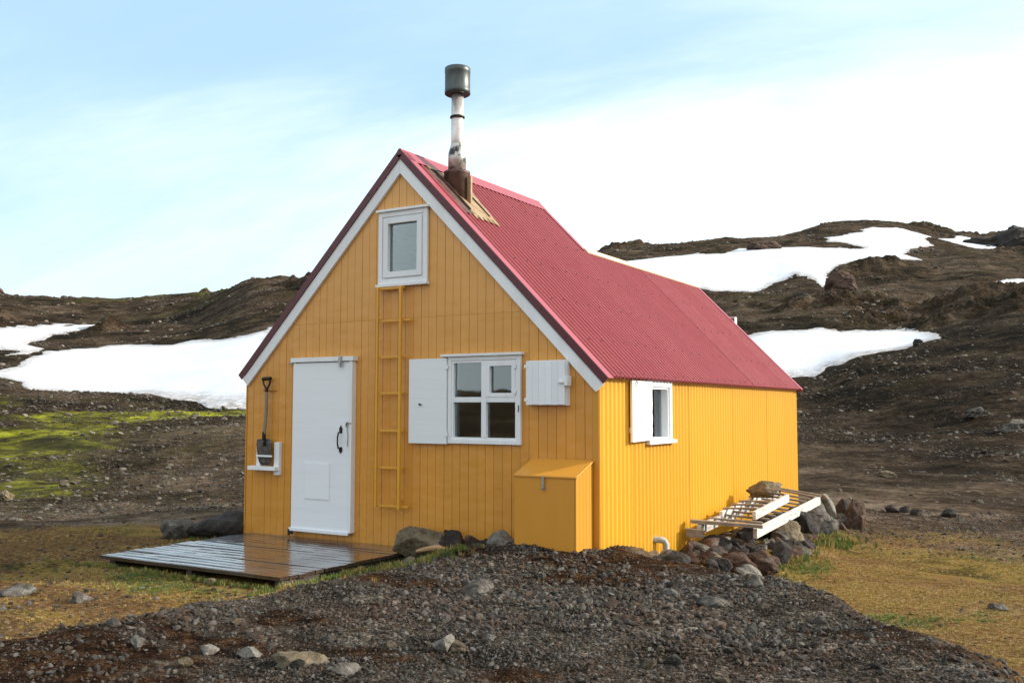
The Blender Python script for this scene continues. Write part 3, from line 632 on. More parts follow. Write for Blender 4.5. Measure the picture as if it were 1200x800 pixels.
# ------------------------------------------------------------------ rocks
def rock_mesh(name, m, seed, dims=(1, 1, 1), sub=3, cuts=9, rough=0.10, flat=None):
    r = random.Random(seed); bm = bmesh.new(); bmesh.ops.create_icosphere(bm, subdivisions=sub, radius=1)
    pl = []
    for _ in range(cuts):
        n = Vector((r.gauss(0, 1), r.gauss(0, 1), r.gauss(0, 1))).normalized(); pl.append((n, r.uniform(0.48, 0.86)))
    V = np.array([v.co[:] for v in bm.verts])
    if sub >= 4: rough *= 1.5
    N = fbm(V[:, 0] * 1.0 + seed * 3.1 + V[:, 2] * 0.7, V[:, 1] + V[:, 2] * 1.3, 0.9, 5, seed % 97, 0.6)
    if sub >= 3: N = N + 0.35 * fbm(V[:, 0] - V[:, 2] * 0.9 + seed, V[:, 1] * 1.1 + V[:, 2] * 0.8, 0.28, 3, seed % 89 + 5, 0.6, True)
    for v, n_ in zip(bm.verts, N):
        co_ = v.co.copy()
        for n, d in pl:
            e = co_.dot(n) - d
            if e > 0: co_ -= n * e * 0.93
        co_ *= 1 + rough * n_
        v.co = Vector((co_.x * dims[0], co_.y * dims[1], co_.z * dims[2]))
    me = bpy.data.meshes.new(name); bm.to_mesh(me); bm.free(); me.materials.append(m)
    if sub >= 4:
        me.polygons.foreach_set('use_smooth', [True] * len(me.polygons))
    return me
def rock(label, m, seed, x, y, dims, rot=(0, 0, 0), z=None, sink=0.35, name='rock', cat='rock', group=None, sub=3, cuts=13, rough=0.17):
    me = rock_mesh(name, mat[m], seed, [d / 2 * 1.36 for d in dims], sub, cuts, rough)
    o = bpy.data.objects.new(name, me); COL.objects.link(o); o.rotation_euler = rot
    base = hz(x, y) if z is None else z
    o.location = (x, y, base + dims[2] * (0.5 - sink) if z is None else z)
    return tag(o, label, cat, group)

# ------------------------------------------------------------------ scatter (gravel, stones, grass): instances on a point cloud
def scatter(name, pts, rot, scl, idx, sources, label):
    src = bpy.data.collections.new(name + '_sources')
    for s_ in sources: src.objects.link(s_)
    me = bpy.data.meshes.new(name); me.vertices.add(len(pts)); me.vertices.foreach_set('co', pts.astype(np.float32).ravel())
    a = me.attributes.new('rot', 'FLOAT_VECTOR', 'POINT'); a.data.foreach_set('vector', rot.astype(np.float32).ravel())
    a = me.attributes.new('scl', 'FLOAT_VECTOR', 'POINT'); a.data.foreach_set('vector', scl.astype(np.float32).ravel())
    a = me.attributes.new('idx', 'INT', 'POINT'); a.data.foreach_set('value', idx.astype(np.int32))
    o = put(name, me); o['kind'] = 'stuff'; o['label'] = label
    g = bpy.data.node_groups.new(name + '_nodes', 'GeometryNodeTree')
    g.interface.new_socket('Geometry', in_out='INPUT', socket_type='NodeSocketGeometry'); g.interface.new_socket('Geometry', in_out='OUTPUT', socket_type='NodeSocketGeometry')
    gi = g.nodes.new('NodeGroupInput'); go = g.nodes.new('NodeGroupOutput'); ip = g.nodes.new('GeometryNodeInstanceOnPoints'); ci = g.nodes.new('GeometryNodeCollectionInfo')
    ci.inputs['Collection'].default_value = src; ci.inputs['Separate Children'].default_value = True; ci.inputs['Reset Children'].default_value = True
    def at(nm, t):
        n = g.nodes.new('GeometryNodeInputNamedAttribute'); n.data_type = t; n.inputs['Name'].default_value = nm
        return n.outputs['Attribute']
    g.links.new(gi.outputs[0], ip.inputs['Points']); g.links.new(ci.outputs[0], ip.inputs['Instance'])
    ip.inputs['Pick Instance'].default_value = True
    g.links.new(at('idx', 'INT'), ip.inputs['Instance Index'])
    e2r = g.nodes.new('FunctionNodeEulerToRotation'); g.links.new(at('rot', 'FLOAT_VECTOR'), e2r.inputs[0]); g.links.new(e2r.outputs[0], ip.inputs['Rotation'])
    g.links.new(at('scl', 'FLOAT_VECTOR'), ip.inputs['Scale']); g.links.new(ip.outputs[0], go.inputs[0])
    md_ = o.modifiers.new('scatter', 'NODES'); md_.node_group = g
    return o
def src_obj(name, me): return bpy.data.objects.new(name, me)
def stone_sources(prefix, m, n, sub, s0):
    out = []
    for i in range(n):
        dm = (1, random.Random(s0 + i).uniform(0.6, 0.95), random.Random(s0 + i + 50).uniform(0.4, 0.8))
        out.append(src_obj('%s_%d' % (prefix, i), rock_mesh(prefix, mat[m], s0 + i, dm, sub, 8, 0.16)))
    return out
def in_view(R, th, m=0.03): return np.abs(th) < 0.55 + m
HUT = (0.0, 4.43, 0.0, 6.99)
def outside_hut(x, y): return ~((x > -0.02) & (x < 4.45) & (y > -0.02) & (y < 7.05))
def outside_deck(x, y): return ~((x > 0.08) & (x < 2.5) & (y > -1.97) & (y < 0))
def powlaw(n, a, b, k):
    u = rng.random(n); return (a ** (1 - k) + u * (b ** (1 - k) - a ** (1 - k))) ** (1 / (1 - k))

# gravel on the mound
n = 430000
x = rng.uniform(2.0, 10.5, n); y = rng.uniform(-6.4, 0.5, n)
R, th = polar(x, y); d = seg_sd(x, y, MOUND) + fbm(x, y, 0.6, 4, 70) * 0.25
ok = in_view(R, th) & (R > 3.2) & (rng.random(n) < sst(-0.55, 0.2, d) * (1 - 0.80 * rust_f(x, y, th)) * (0.45 + 0.55 * sst(-0.25, 0.1, fbm(x, y, 0.5, 4, 101)))) & outside_hut(x, y) & (rng.random(n) < np.clip(5.0 / R, 0.3, 1) ** 0.5)
x, y, R = x[ok], y[ok], R[ok]; n = len(x)
s = powlaw(n, 0.0042, 0.030, 2.8) * (0.72 + 0.55 * sst(-0.2, 0.3, fbm(x, y, 1.4, 3, 102)))
z = height(x, y) + s * 0.15
gs = stone_sources('gravel_stone', 'gravel', 9, 2, 300)
scl = np.stack([s, s, s], -1) * rng.uniform(0.8, 1.2, (n, 3))
scatter('gravel', np.stack([x, y, z], -1), np.stack([rng.uniform(-.6, .6, n), rng.uniform(-.6, .6, n), rng.uniform(0, 6.28, n)], -1), scl, rng.integers(0, 9, n), gs, 'loose grey and brown gravel covering the foreground mound')
print('gravel', n)
# sparse stones on the turf left and right and around the hut
n = 190000
x = rng.uniform(-9, 14, n); y = rng.uniform(-6.5, 12, n)
R, th = polar(x, y); gr_ = gravel_f(x, y, seg_sd(x, y, MOUND))
sdm = seg_sd(x, y, MOUND)
dens = 0.9 * sst(-1.5, -0.1, sdm + 0.5 * fbm(x, y, 0.8, 4, 112)) * np.where(x < 4.3, 1.0, 0.55) + np.where(x < 4, 0.55 * sst(-0.2, 0.2, fbm(x, y, 1.3, 4, 110)) + 0.05, 0.035 + 0.7 * sst(11.5, 13.5, R))
ok = in_view(R, th) & (gr_ < 0.4) & (R > 3.5) & (R < 17) & outside_hut(x, y) & outside_deck(x, y) & (rng.random(n) < dens)
x, y = x[ok], y[ok]; n = len(x); s = powlaw(n, 0.006, 0.040, 2.9); z = height(x, y) + s * 0.1
scatter('turf_stones', np.stack([x, y, z], -1), np.stack([rng.uniform(-.6, .6, n), rng.uniform(-.6, .6, n), rng.uniform(0, 6.28, n)], -1), np.stack([s, s, s * 0.8], -1), rng.integers(0, 9, n), gs, 'small stones strewn over the turf around the hut')
print('turf stones', n)
# stones over the plain and the hillsides
n = 130000
R = np.exp(rng.uniform(math.log(13.5), math.log(290), n)); th = rng.uniform(-0.57, 0.57, n)
x = CAM.x + R * np.cos(AX - th); y = CAM.y + R * np.sin(AX - th)
ok = outside_hut(x, y) & (rng.random(n) < 0.06 + 0.94 * sst(-0.05, 0.35, fbm(x, y, 6, 4, 120) + 0.3 * fbm(x, y, 40, 2, 121)))
for poly in SNOW.values():
    ok &= seg_sd(th * 100, np.log(R) * 22, [(a * 100, math.log(b) * 22) for a, b in poly]) < -0.05
x, y, R = x[ok], y[ok], R[ok]; n = len(x)
s = powlaw(n, 0.0008, 0.0065, 2.9) * R ** 0.90; s = np.minimum(s, 0.75)
z = height(x, y) + s * 0.1
hs = stone_sources('hill_stone', 'hill_stone', 8, 2, 500)
scatter('hillside_stones', np.stack([x, y, z], -1), np.stack([rng.uniform(-.5, .5, n), rng.uniform(-.5, .5, n), rng.uniform(0, 6.28, n)], -1), np.stack([s, s, s * 0.75], -1), rng.integers(0, 8, n), hs, 'scattered stones on the plain and hillsides')
print('hill stones', n)
# grass tufts
def tuft(name, m, n, hh, spread, seed):
    r = random.Random(seed); V = []; F = []
    for _ in range(n):
        a = r.uniform(0, 6.28); d = r.uniform(0, spread); bx, by = math.cos(a) * d, math.sin(a) * d
        L = hh * r.uniform(0.5, 1.1); la = a + r.uniform(-0.8, 0.8); lean = r.uniform(0.2, 1.0) * L; w = L * 0.055 + 0.0008; pa = la + 1.57
        k = len(V); dx, dy = math.cos(pa) * w, math.sin(pa) * w
        mx_, my_ = bx + math.cos(la) * lean * 0.35, by + math.sin(la) * lean * 0.35
        V += [(bx - dx, by - dy, -0.005), (bx + dx, by + dy, -0.005), (mx_ + dx * .7, my_ + dy * .7, L * 0.55), (mx_ - dx * .7, my_ - dy * .7, L * 0.55), (bx + math.cos(la) * lean, by + math.sin(la) * lean, L * (0.95 - 0.3 * lean / L))]
        F += [(k, k + 1, k + 2, k + 3), (k + 3, k + 2, k + 4)]
    me = bpy.data.meshes.new(name); me.from_pydata(V, [], F); me.materials.append(mat[m]); return me
ts_ = [src_obj('tuft_%d' % i, tuft('tuft', 'grass_dry' if i < 4 else 'grass_green', 16, 1.0, 0.7, 40 + i)) for i in range(7)]
n = 620000
x = rng.uniform(-9, 13, n); y = rng.uniform(-6.5, 9, n); R, th = polar(x, y)
g0 = grass_f(x, y, R, th) * (1 - gravel_f(x, y, seg_sd(x, y, MOUND) + fbm(x, y, 0.6, 4, 70) * 0.25)) * (1 - 0.6 * rust_f(x, y, th))
patch = sst(-0.30, 0.25, fbm(x, y, 1.1, 5, 130))
ok = in_view(R, th) & (R > 3.5) & outside_hut(x, y) & outside_deck(x, y) & (rng.random(n) < g0 * patch * np.where(x > 4, 0.95, 0.55))
x, y = x[ok], y[ok]; n = len(x)
green = fbm(x, y, 1.4, 4, 133) - 0.26 + 0.55 * np.exp(-((x - 5.4) ** 2 + (y - 3.0) ** 2) / 1.5) + 1.3 * np.exp(-((x - 2.9) ** 2 + (y + 0.85) ** 2) / 0.35) + 0.4 * np.exp(-((y + 2.1) / 0.25) ** 2) * (x < 3)
isg = rng.random(n) < sst(-0.05, 0.5, green)
idx = np.where(isg, rng.integers(4, 7, n), rng.integers(0, 4, n))
s = rng.uniform(0.007, 0.021, n) * (1 + 0.5 * isg)
scatter('turf_grass', np.stack([x, y, height(x, y)], -1), np.stack([np.zeros(n), np.zeros(n), rng.uniform(0, 6.28, n)], -1), np.stack([s * 1.5, s * 1.5, s], -1), idx, ts_, 'short dry ochre and green grass on the turf')
print('tufts', n)
# taller green grass at the deck edge, by the stones and under the frames
cl = []
def clump(cx, cy, rx, ry, n_, h0, h1):
    for _ in range(n_):
        cl.append((cx + rng.normal() * rx, cy + rng.normal() * ry, rng.uniform(h0, h1)))
clump(1.3, -2.0, 0.8, 0.03, 260, .03, .07); clump(2.56, -1.1, 0.05, 0.5, 260, .04, .09); clump(2.95, -0.75, 0.22, 0.22, 420, .03, .08)
clump(5.38, 4.7, 0.15, 0.3, 300, .05, .11); clump(5.45, 3.0, 0.14, 0.7, 220, .03, .07); clump(5.65, 1.6, 0.15, 0.4, 120, .03, .06); clump(0.2, 0.25, 0.2, 0.15, 0, .03, .06)
clump(-0.5, 0.1, 0.35, 0.25, 160, .03, .07)
cl = np.array(cl); ok = outside_hut(cl[:, 0], cl[:, 1]) & outside_deck(cl[:, 0], cl[:, 1]); cl = cl[ok]; n = len(cl)
scatter('long_grass', np.stack([cl[:, 0], cl[:, 1], height(cl[:, 0], cl[:, 1])], -1), np.stack([np.zeros(n), np.zeros(n), rng.uniform(0, 6.28, n)], -1), np.stack([cl[:, 2] * .8, cl[:, 2] * .8, cl[:, 2]], -1), rng.integers(3, 7, n), ts_, 'taller green grass along the deck edge and stone heap')

# ------------------------------------------------------------------ the hut
W, XA, ZR, ZE, O = 4.428, 2.178, 4.051, 1.688, 0.068
L1, L2, XK = 2.889, 6.985, 2.834
AR = math.atan((ZR - ZE) / (W + O - XA)); cr, sr = math.cos(AR), math.sin(AR)
AL = math.atan((ZR - ZE) / (XA + 0.153)); cl_, sl = math.cos(AL), math.sin(AL)
TR = (W + O - XA) / cr; TL = (XA + 0.153) / cl_
TK = (XK - XA) / cr; ZK = ZR - TK * sr
def RP(t, y, n): return (XA + t * cr + n * sr, y, ZR - t * sr + n * cr)
def LP(t, y, n): return (XA - t * cl_ - n * sl, y, ZR - t * sl + n * cl_)
def slab(mb, fn, t0, t1, y0, y1, n0, n1):
    return mb.hexa([fn(t0, y0, n0), fn(t1, y0, n0), fn(t1, y1, n0), fn(t0, y1, n0), fn(t0, y0, n1), fn(t1, y0, n1), fn(t1, y1, n1), fn(t0, y1, n1)])
def ztop(x, drop=0.03):
    return (ZR - (x - XA) * sr / cr if x > XA else ZR - (XA - x) * sl / cl_) - drop / 0.7
hut = thing('mountain_hut', 'small yellow boarded mountain hut with red corrugated roof and tall flue', 'hut', (2.2, 0.0, -0.1))

BIGW = (2.84, 3.59, 1.09, 1.86); UPW = (1.96, 2.48, 2.73, 3.385)
def cells(x0, x1, opens, zb, top):
    xs = sorted({x0, x1} | {e for o in opens for e in o[:2] if x0 < e < x1} | ({XA} if x0 < XA < x1 else set()))
    for a, b in zip(xs[:-1], xs[1:]):
        m = (a + b) / 2; iv = [(o[2], o[3]) for o in opens if o[0] < m < o[1]]; z = zb
        for lo, hi in sorted(iv): yield a, b, z, lo, lo; z = hi
        yield a, b, z, top(a), top(b)
def col8(mb, a, b, y0, y1, z0, za, zb_):
    mb.hexa([(a, y0, z0), (b, y0, z0), (b, y1, z0), (a, y1, z0), (a, y0, za), (b, y0, zb_), (b, y1, zb_), (a, y1, za)])
core = MB()
for a, b, z0, za, zb_ in cells(0.0, W - 0.02, [BIGW, UPW], -0.45, lambda x: ztop(x, 0.05)): col8(core, a, b, 0.0125, 0.09, z0, za, zb_)
front = part('front_wall', core, mat['yellow_trim'], hut)
xb = 0.006; k = 0
while xb < W - 0.07:
    wd = 0.094 + 0.004 * math.sin(k * 1.7); x1_ = min(xb + wd, W - 0.062); mb = MB(); jy = 0.0012 * math.sin(k * 2.3)
    seam = 2.31 + (0.0 if k < 22 else 0.004)
    pc = []
    for a, b, z0, za, zb_ in cells(xb, x1_, [BIGW, UPW], -0.42, lambda x: ztop(x, 0.045)):
        if z0 < seam < min(za, zb_): pc += [(a, b, z0, seam, seam), (a, b, seam + 0.0010, za, zb_)]
        else: pc.append((a, b, z0, za, zb_))
    while pc:      # every separate length of board is an object
        run = [pc.pop(0)]; grown = True
        while grown:
            grown = False
            for c in list(pc):
                if any((abs(c[0] - g[1]) < 1e-6 or abs(c[1] - g[0]) < 1e-6) and c[2] < max(g[3], g[4]) - .003 and g[2] < max(c[3], c[4]) - .003 for g in run):
                    run.append(c); pc.remove(c); grown = True
        mb = MB()
        for c in run: col8(mb, c[0], c[1], jy + (0.0008 if c[2] > 2.2 else 0), 0.012, c[2], c[3], c[4])
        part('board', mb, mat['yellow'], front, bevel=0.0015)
    xb = x1_ + 0.0034; k += 1
part('corner_board', MB().box(W - 0.058, W + 0.006, -0.006, 0.004, -0.42, 1.69), mat['yellow_trim'], front)
part('corner_board', MB().box(-0.012, 0.004, -0.008, 0.03, -0.42, 1.70), mat['yellow_trim'], front)
# back, left and inner walls
mb = MB(); mb.box(0.0, 0.08, 0.09, L1, -0.45, 1.70); part('left_wall', mb, mat['yellow_sheet'], hut)
mb = MB(); mb.prism([(1.24, -0.45), (W - 0.02, -0.45), (W - 0.02, 1.72), (XK, ZK - 0.06), (1.24, 1.72)], 'y', L2 - 0.10, L2 - 0.02); part('back_wall', mb, mat['yellow_sheet'], hut)
mb = MB(); mb.prism([(0.08, -0.45), (W - 0.1, -0.45), (W - 0.1, 1.70), (XA, ZR - 0.1), (0.08, 1.70)], 'y', L1 - 0.08, L1 - 0.01); part('gable_wall', mb, mat['yellow_sheet'], hut)
mb = MB(); mb.box(1.24, 1.31, L1 - 0.01, L2 - 0.10, -0.45, 1.70); part('left_wall', mb, mat['yellow_sheet'], hut)
mb = MB(); mb.box(0.08, W - 0.1, 0.09, L2 - 0.1, -0.15, -0.10); part('floor', mb, mat['interior'], hut)
# sunny side: inner wall with the window opening, then corrugated sheets
SY0, SY1, SZ0, SZ1 = 1.15, 1.66, 1.09, 1.625
sc_ = MB()
for y0, y1, z0, z1 in ((0.09, SY0, -0.45, 1.70), (SY1, L2 - 0.1, -0.45, 1.70), (SY0, SY1, -0.45, SZ0), (SY0, SY1, SZ1, 1.70)): sc_.box(W - 0.10, W - 0.02, y0, y1, z0, z1)
side = part('side_wall', sc_, mat['interior'], hut)
PER = 0.0925
def vert_sheet(y0, y1, off):
    n = int(round((y1 - y0) / PER * 10)); V = []; F = []; ys = [y0 + (y1 - y0) * i / n for i in range(n + 1)]
    zs = [-0.48, 0.4, SZ0, SZ1, 1.735]
    for y in ys:
        xx = W - 0.002 + off + 0.0125 * math.cos(2 * math.pi * y / PER)
        for z in zs: V.append((xx, y, z))
    m = len(zs)
    for i in range(n):
        for j in range(m - 1):
            if j == 2 and SY0 - 0.002 < (ys[i] + ys[i + 1]) / 2 < SY1 + 0.002: continue
            F.append((i * m + j, (i + 1) * m + j, (i + 1) * m + j + 1, i * m + j + 1))
    mb = MB(); mb.add(V, F, True); return mb
sw = [0.005, 0.74, 1.52, 2.30, 3.02, 3.80, 4.57, 5.35, 6.13, L2]
for i in range(9):
    o = part('corrugated_sheet', vert_sheet(sw[i], min(sw[i + 1] + 0.03, L2), 0.0018 * (i % 2)), mat['yellow_sheet'], side)
# nails in rows on the sheets
sn = MB()
for z in (0.02, 0.62, 1.22):
    y = PER * 2
    while y < L2:
        if not (0.6 < y < 1.8 and z > 1.0): sn.tube([(W + 0.006, y, z), (W + 0.0115, y, z)], 0.0065, 6)
        y += PER * 4
o = part('sheet_nail', sn, mat['yellow_trim'], side); o['kind'] = 'stuff'
# roof
rf = MB()
slab(rf, RP, 0.0, TR - 0.03, -0.012, L1, -0.045, -0.012); slab(rf, RP, TK, TR - 0.03, L1 + 0.001, L2 - 0.01, -0.045, -0.012)
slab(rf, LP, 0.0, TL - 0.13, -0.012, L1, -0.045, -0.012)
def KP(t, y, n): return (XK - t * cr - n * sr, y, ZK - t * sr + n * cr)
slab(rf, KP, 0.0, 2.33, L1 + 0.001, L2 - 0.01, -0.045, -0.012)
roof = part('roof', rf, mat['old_white'], hut)
def roof_sheet(fn, t0, t1, y0, y1, off):
    n = max(2, int(round((y1 - y0) / PER * 10))); V = []; F = []; T = 8
    for i in range(n + 1):
        y = y0 + (y1 - y0) * i / n; nn = off + 0.0180 * math.cos(2 * math.pi * y / PER)
        for j in range(T + 1):
            t = t0 + (t1 - t0) * j / T; V.append(fn(t, y, nn + 0.0015 * math.sin(t * 2.1 + y)))
    for i in range(n):
        for j in range(T): F.append((i * (T + 1) + j, (i + 1) * (T + 1) + j, (i + 1) * (T + 1) + j + 1, i * (T + 1) + j + 1))
    mb = MB(); mb.add(V, F, True); mb.rib = [math.cos(2 * math.pi * (y0 + (y1 - y0) * i / n) / PER) for i in range(n + 1) for j in range(T + 1)]; return mb
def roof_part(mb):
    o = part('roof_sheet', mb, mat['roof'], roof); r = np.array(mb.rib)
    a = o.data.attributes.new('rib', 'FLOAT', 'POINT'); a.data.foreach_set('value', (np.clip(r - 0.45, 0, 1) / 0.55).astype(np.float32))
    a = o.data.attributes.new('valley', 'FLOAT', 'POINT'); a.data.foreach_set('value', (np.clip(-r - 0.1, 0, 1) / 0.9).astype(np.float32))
fr_ = np.linspace(-0.03, L1, 5); rr_ = np.linspace(L1, L2, 6)
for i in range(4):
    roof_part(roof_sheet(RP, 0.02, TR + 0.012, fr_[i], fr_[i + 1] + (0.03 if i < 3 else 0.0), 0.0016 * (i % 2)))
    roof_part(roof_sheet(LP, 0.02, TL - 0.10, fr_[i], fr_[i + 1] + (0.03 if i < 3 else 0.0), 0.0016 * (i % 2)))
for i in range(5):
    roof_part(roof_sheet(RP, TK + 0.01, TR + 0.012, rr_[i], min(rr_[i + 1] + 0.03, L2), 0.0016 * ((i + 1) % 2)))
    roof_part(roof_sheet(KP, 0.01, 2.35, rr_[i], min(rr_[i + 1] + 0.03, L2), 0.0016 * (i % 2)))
sn = MB(); rs_ = random.Random(4)
for t in (0.42, 1.02, 1.62, 2.22, 2.80, 3.27):
    y = PER * 1
    while y < L2 - 0.05:
        if (y < L1 or t > TK + 0.1) and rs_.random() < 0.93:
            tt = t + rs_.uniform(-.012, .012); sn.tube([RP(tt, y, 0.016), RP(tt, y, 0.0225)], 0.0075, 6)
        y += PER * 3
o = part('roof_screw', sn, mat['rust'], roof); o['kind'] = 'stuff'
# ridge caps
mb = MB(); slab(mb, RP, -0.005, 0.165, -0.036, L1 + 0.02, 0.0195, 0.0235); slab(mb, LP, -0.005, 0.165, -0.036, L1 + 0.02, 0.0195, 0.0235)
mb.tube([(XA, -0.034, ZR + 0.018), (XA, L1 + 0.022, ZR + 0.018)], 0.017, 10)
part('ridge_cap', mb, mat['red_trim'], roof)
mb = MB(); slab(mb, RP, TK - 0.02, TK + 0.07, L1 + 0.02, L2 + 0.01, 0.013, 0.030); slab(mb, KP, -0.02, 0.09, L1 + 0.02, L2 + 0.01, 0.013, 0.029)
part('ridge_board', mb, mat['cream'], roof)
# rake flashing along the gable: face and top flange
for fn, T in ((RP, TR + 0.05), (LP, TL - 0.09)):
    mb = MB(); slab(mb, fn, -0.006, T, -0.047, -0.0355, -0.050, 0.022); part('gable_flashing', mb, mat['trim_shaded'], roof)
    mb = MB(); slab(mb, fn, 0.0, T, -0.0350, 0.080, 0.0195, 0.0235); part('flashing_flange', mb, mat['red_trim'], roof)
mb = MB(); slab(mb, RP, TK, TR + 0.03, L2 + 0.001, L2 + 0.012, -0.05, 0.018); slab(mb, RP, TK + 0.08, TR + 0.03, L2 - 0.10, L2 - 0.001, 0.0195, 0.0235); part('gable_flashing', mb, mat['red_trim'], roof)
mb = MB(); slab(mb, RP, 0.17, TK + 0.02, L1 - 0.07, L1 + 0.012, 0.0195, 0.0235); slab(mb, RP, 0.02, TK, L1 + 0.002, L1 + 0.012, -0.10, 0.012); part('gable_flashing', mb, mat['red_trim'], roof)
part('gable_flashing', MB().prism([(XA - 0.045, ZR - 0.035), (XA + 0.045, ZR - 0.035), (XA + 0.022, ZR + 0.014), (XA, ZR + 0.034), (XA - 0.022, ZR + 0.014)], 'y', -0.049, -0.036), mat['trim_shaded'], roof)
# fixing screws on the flashing face
mb = MB()
for i in range(9):
    for fn in (RP, LP):
        a = fn(0.2 + i * 0.37, -0.047, -0.012); mb.tube([a, (a[0], -0.051, a[2])], 0.0055, 6)
o = part('flashing_screw', mb, mat['iron'], roof); o['kind'] = 'stuff'
# white bargeboards
n0, n1_ = -0.0505, -0.158
a, b = RP(TR + 0.045, 0, n0), RP(TR + 0.045, 0, n1_)
part('bargeboard', MB().prism([(XA + 0.0008, ZR + n1_ / cr), (b[0], b[2]), (a[0], a[2]), (XA + 0.0008, ZR + n0 / cr)], 'y', -0.0345, -0.0015), mat['white'], roof, bevel=0.002)
a, b = LP(TL - 0.095, 0, n0), LP(TL - 0.095, 0, n1_)
part('bargeboard', MB().prism([(XA - 0.0008, ZR + n1_ / cl_), (XA - 0.0008, ZR + n0 / cl_), (a[0], a[2]), (b[0], b[2])], 'y', -0.0335, -0.0015), mat['white'], roof, bevel=0.002)
# little white hood sticking out past the far rake
mb = MB(); mb.box(3.37, 3.475, L2 + 0.02, L2 + 0.12, 2.838, 2.850); mb.box(3.463, 3.475, L2 + 0.02, L2 + 0.12, 2.70, 2.8375)
part('rear_hood', mb, mat['white'], roof)

# flue
ch = part('flue', MB()._lathe(2.521, 0.516, [(0.066, 3.86), (0.066, 4.76)], 28, True), mat['steel'], hut, label='tall steel stove flue with grey cap')
part('flue_cap', MB()._lathe(2.521, 0.516, [(0.128, 4.752), (0.139, 4.760), (0.139, 4.800), (0.1365, 4.805), (0.1365, 4.985), (0.139, 4.99), (0.139, 5.040), (0.132, 5.046)], 36, True), mat['cap_metal'], ch)
part('pipe_clamp', MB()._lathe(2.521, 0.516, [(0.074, 4.493), (0.080, 4.500), (0.080, 4.512), (0.074, 4.519)], 28, True), mat['iron'], ch)
part('sooty_sleeve', MB()._lathe(2.521, 0.516, [(0.096, 3.92), (0.096, 4.105), (0.0685, 4.205), (0.0672, 4.215)], 28, True), mat['soot_steel'], ch)
part('rusty_collar', MB()._lathe(2.521, 0.516, [(0.138, 3.45), (0.138, 3.88), (0.141, 3.885), (0.141, 3.91), (0.10, 3.925)], 32, True), mat['rust'], ch)
part('storm_plate', MB().beam((2.655, 0.52, 3.50), (2.655, 0.52, 3.84), 0.030, 0.10, (1, 0, 0)), mat['flash'], ch)
def fq(mb, p, n0_, n1__):
    mb.hexa([RP(t, y, n0_) for t, y in p] + [RP(t, y, n1__) for t, y in p])
def t_of(x): return (x - XA) / cr
part('rusty_flashing', (lambda m_: (fq(m_, [(t_of(2.31), 0.20), (t_of(2.84), 0.19), (t_of(2.84), 0.345), (t_of(2.31), 0.37)], 0.0125, 0.0185), m_)[1])(MB()), mat['rust'], ch)
mb = MB(); fq(mb, [(t_of(2.31), 0.385), (t_of(2.86), 0.36), (t_of(2.90), 0.76), (t_of(2.31), 0.92)], 0.013, 0.019)
tt = t_of(2.86)
for i in range(5):
    yy = 0.31 + i * PER; slab(mb, RP, tt - 0.02, tt + 0.045 + 0.008 * math.sin(i * 2.0), yy, yy + 0.038, 0.020, 0.026)
slab(mb, RP, t_of(2.29), t_of(2.33), 0.24, 0.40, 0.020, 0.034)
part('chimney_flashing', mb, mat['flash'], ch)
part('flashing_upstand', slab(MB(), RP, t_of(2.34), t_of(2.79), 0.335, 0.350, 0.020, 0.040), mat['rust'], ch)
part('flashing_upstand', slab(MB(), RP, t_of(2.40), t_of(2.80), 0.70, 0.715, 0.020, 0.032), mat['rust'], ch)

# windows: frame pieces, sash, panes
def picture(mb, x0, x1, z0, z1, w, y0, y1, wb=None):
    wb = w if wb is None else wb
    mb.box(x0, x0 + w, y0, y1, z0, z1); mb.box(x1 - w, x1, y0, y1, z0, z1)
    mb.box(x0 + w, x1 - w, y0, y1, z1 - w, z1); mb.box(x0 + w, x1 - w, y0, y1, z0, z0 + wb); return mb
w1 = part('window', picture(MB(), 2.80, 3.632, 1.05, 1.90, 0.040, -0.036, -0.0015), mat['white'], hut, 0.003, label='four-paned white front window')
part('window_frame', picture(MB(), 2.8405, 3.5915, 1.0905, 1.8595, 0.022, -0.026, 0.085), mat['white'], w1)
part('drip_cap', MB().box(2.725, 3.655, -0.065, -0.001, 1.901, 1.925), mat['white'], w1, 0.002)
part('mullion', MB().box(3.19, 3.245, -0.031, 0.02, 1.1125, 1.837), mat['white'], w1, 0.002)
part('transom', MB().box(2.863, 3.1895, -0.0295, 0.02, 1.452, 1.503).box(3.2455, 3.569, -0.0295, 0.02, 1.452, 1.503), mat['white'], w1, 0.002)
part('sash', picture(MB(), 3.2457, 3.5688, 1.5035, 1.8368, 0.038, -0.034, 0.012), mat['white'], w1, 0.002)
for a in ((2.863, 3.19, 1.503, 1.8368), (2.863, 3.19, 1.1125, 1.452), (3.245, 3.569, 1.1125, 1.452), (3.283, 3.532, 1.541, 1.80)):
    part('pane', MB().box(a[0], a[1], 0.004, 0.008, a[2], a[3]), mat['glass'], w1)
part('hook', MB().tube([(3.61, -0.04, 1.42), (3.625, -0.06, 1.41), (3.62, -0.055, 1.36)], 0.005, 6), mat['iron'], w1)
for z in (1.53, 1.77): part('hinge', MB().box(3.555, 3.585, -0.040, -0.034, z, z + 0.04), mat['white'], w1)
w2 = part('window', picture(MB(), 1.905, 2.532, 2.675, 3.432, 0.050, -0.034, -0.0015), mat['white'], hut, 0.003, label='small white attic window above the ladder')
part('window_frame', picture(MB(), 1.9555, 2.4815, 2.7255, 3.3815, 0.016, -0.020, 0.085), mat['white'], w2)
part('sash', picture(MB(), 1.972, 2.465, 2.742, 3.365, 0.060, -0.040, 0.012), mat['white'], w2, 0.003)
part('pane', MB().box(2.031, 2.406, 0.003, 0.007, 2.801, 3.306), mat['glass'], w2)
part('drip_cap', MB().box(1.885, 2.552, -0.060, -0.001, 3.433, 3.458), mat['white'], w2, 0.002)
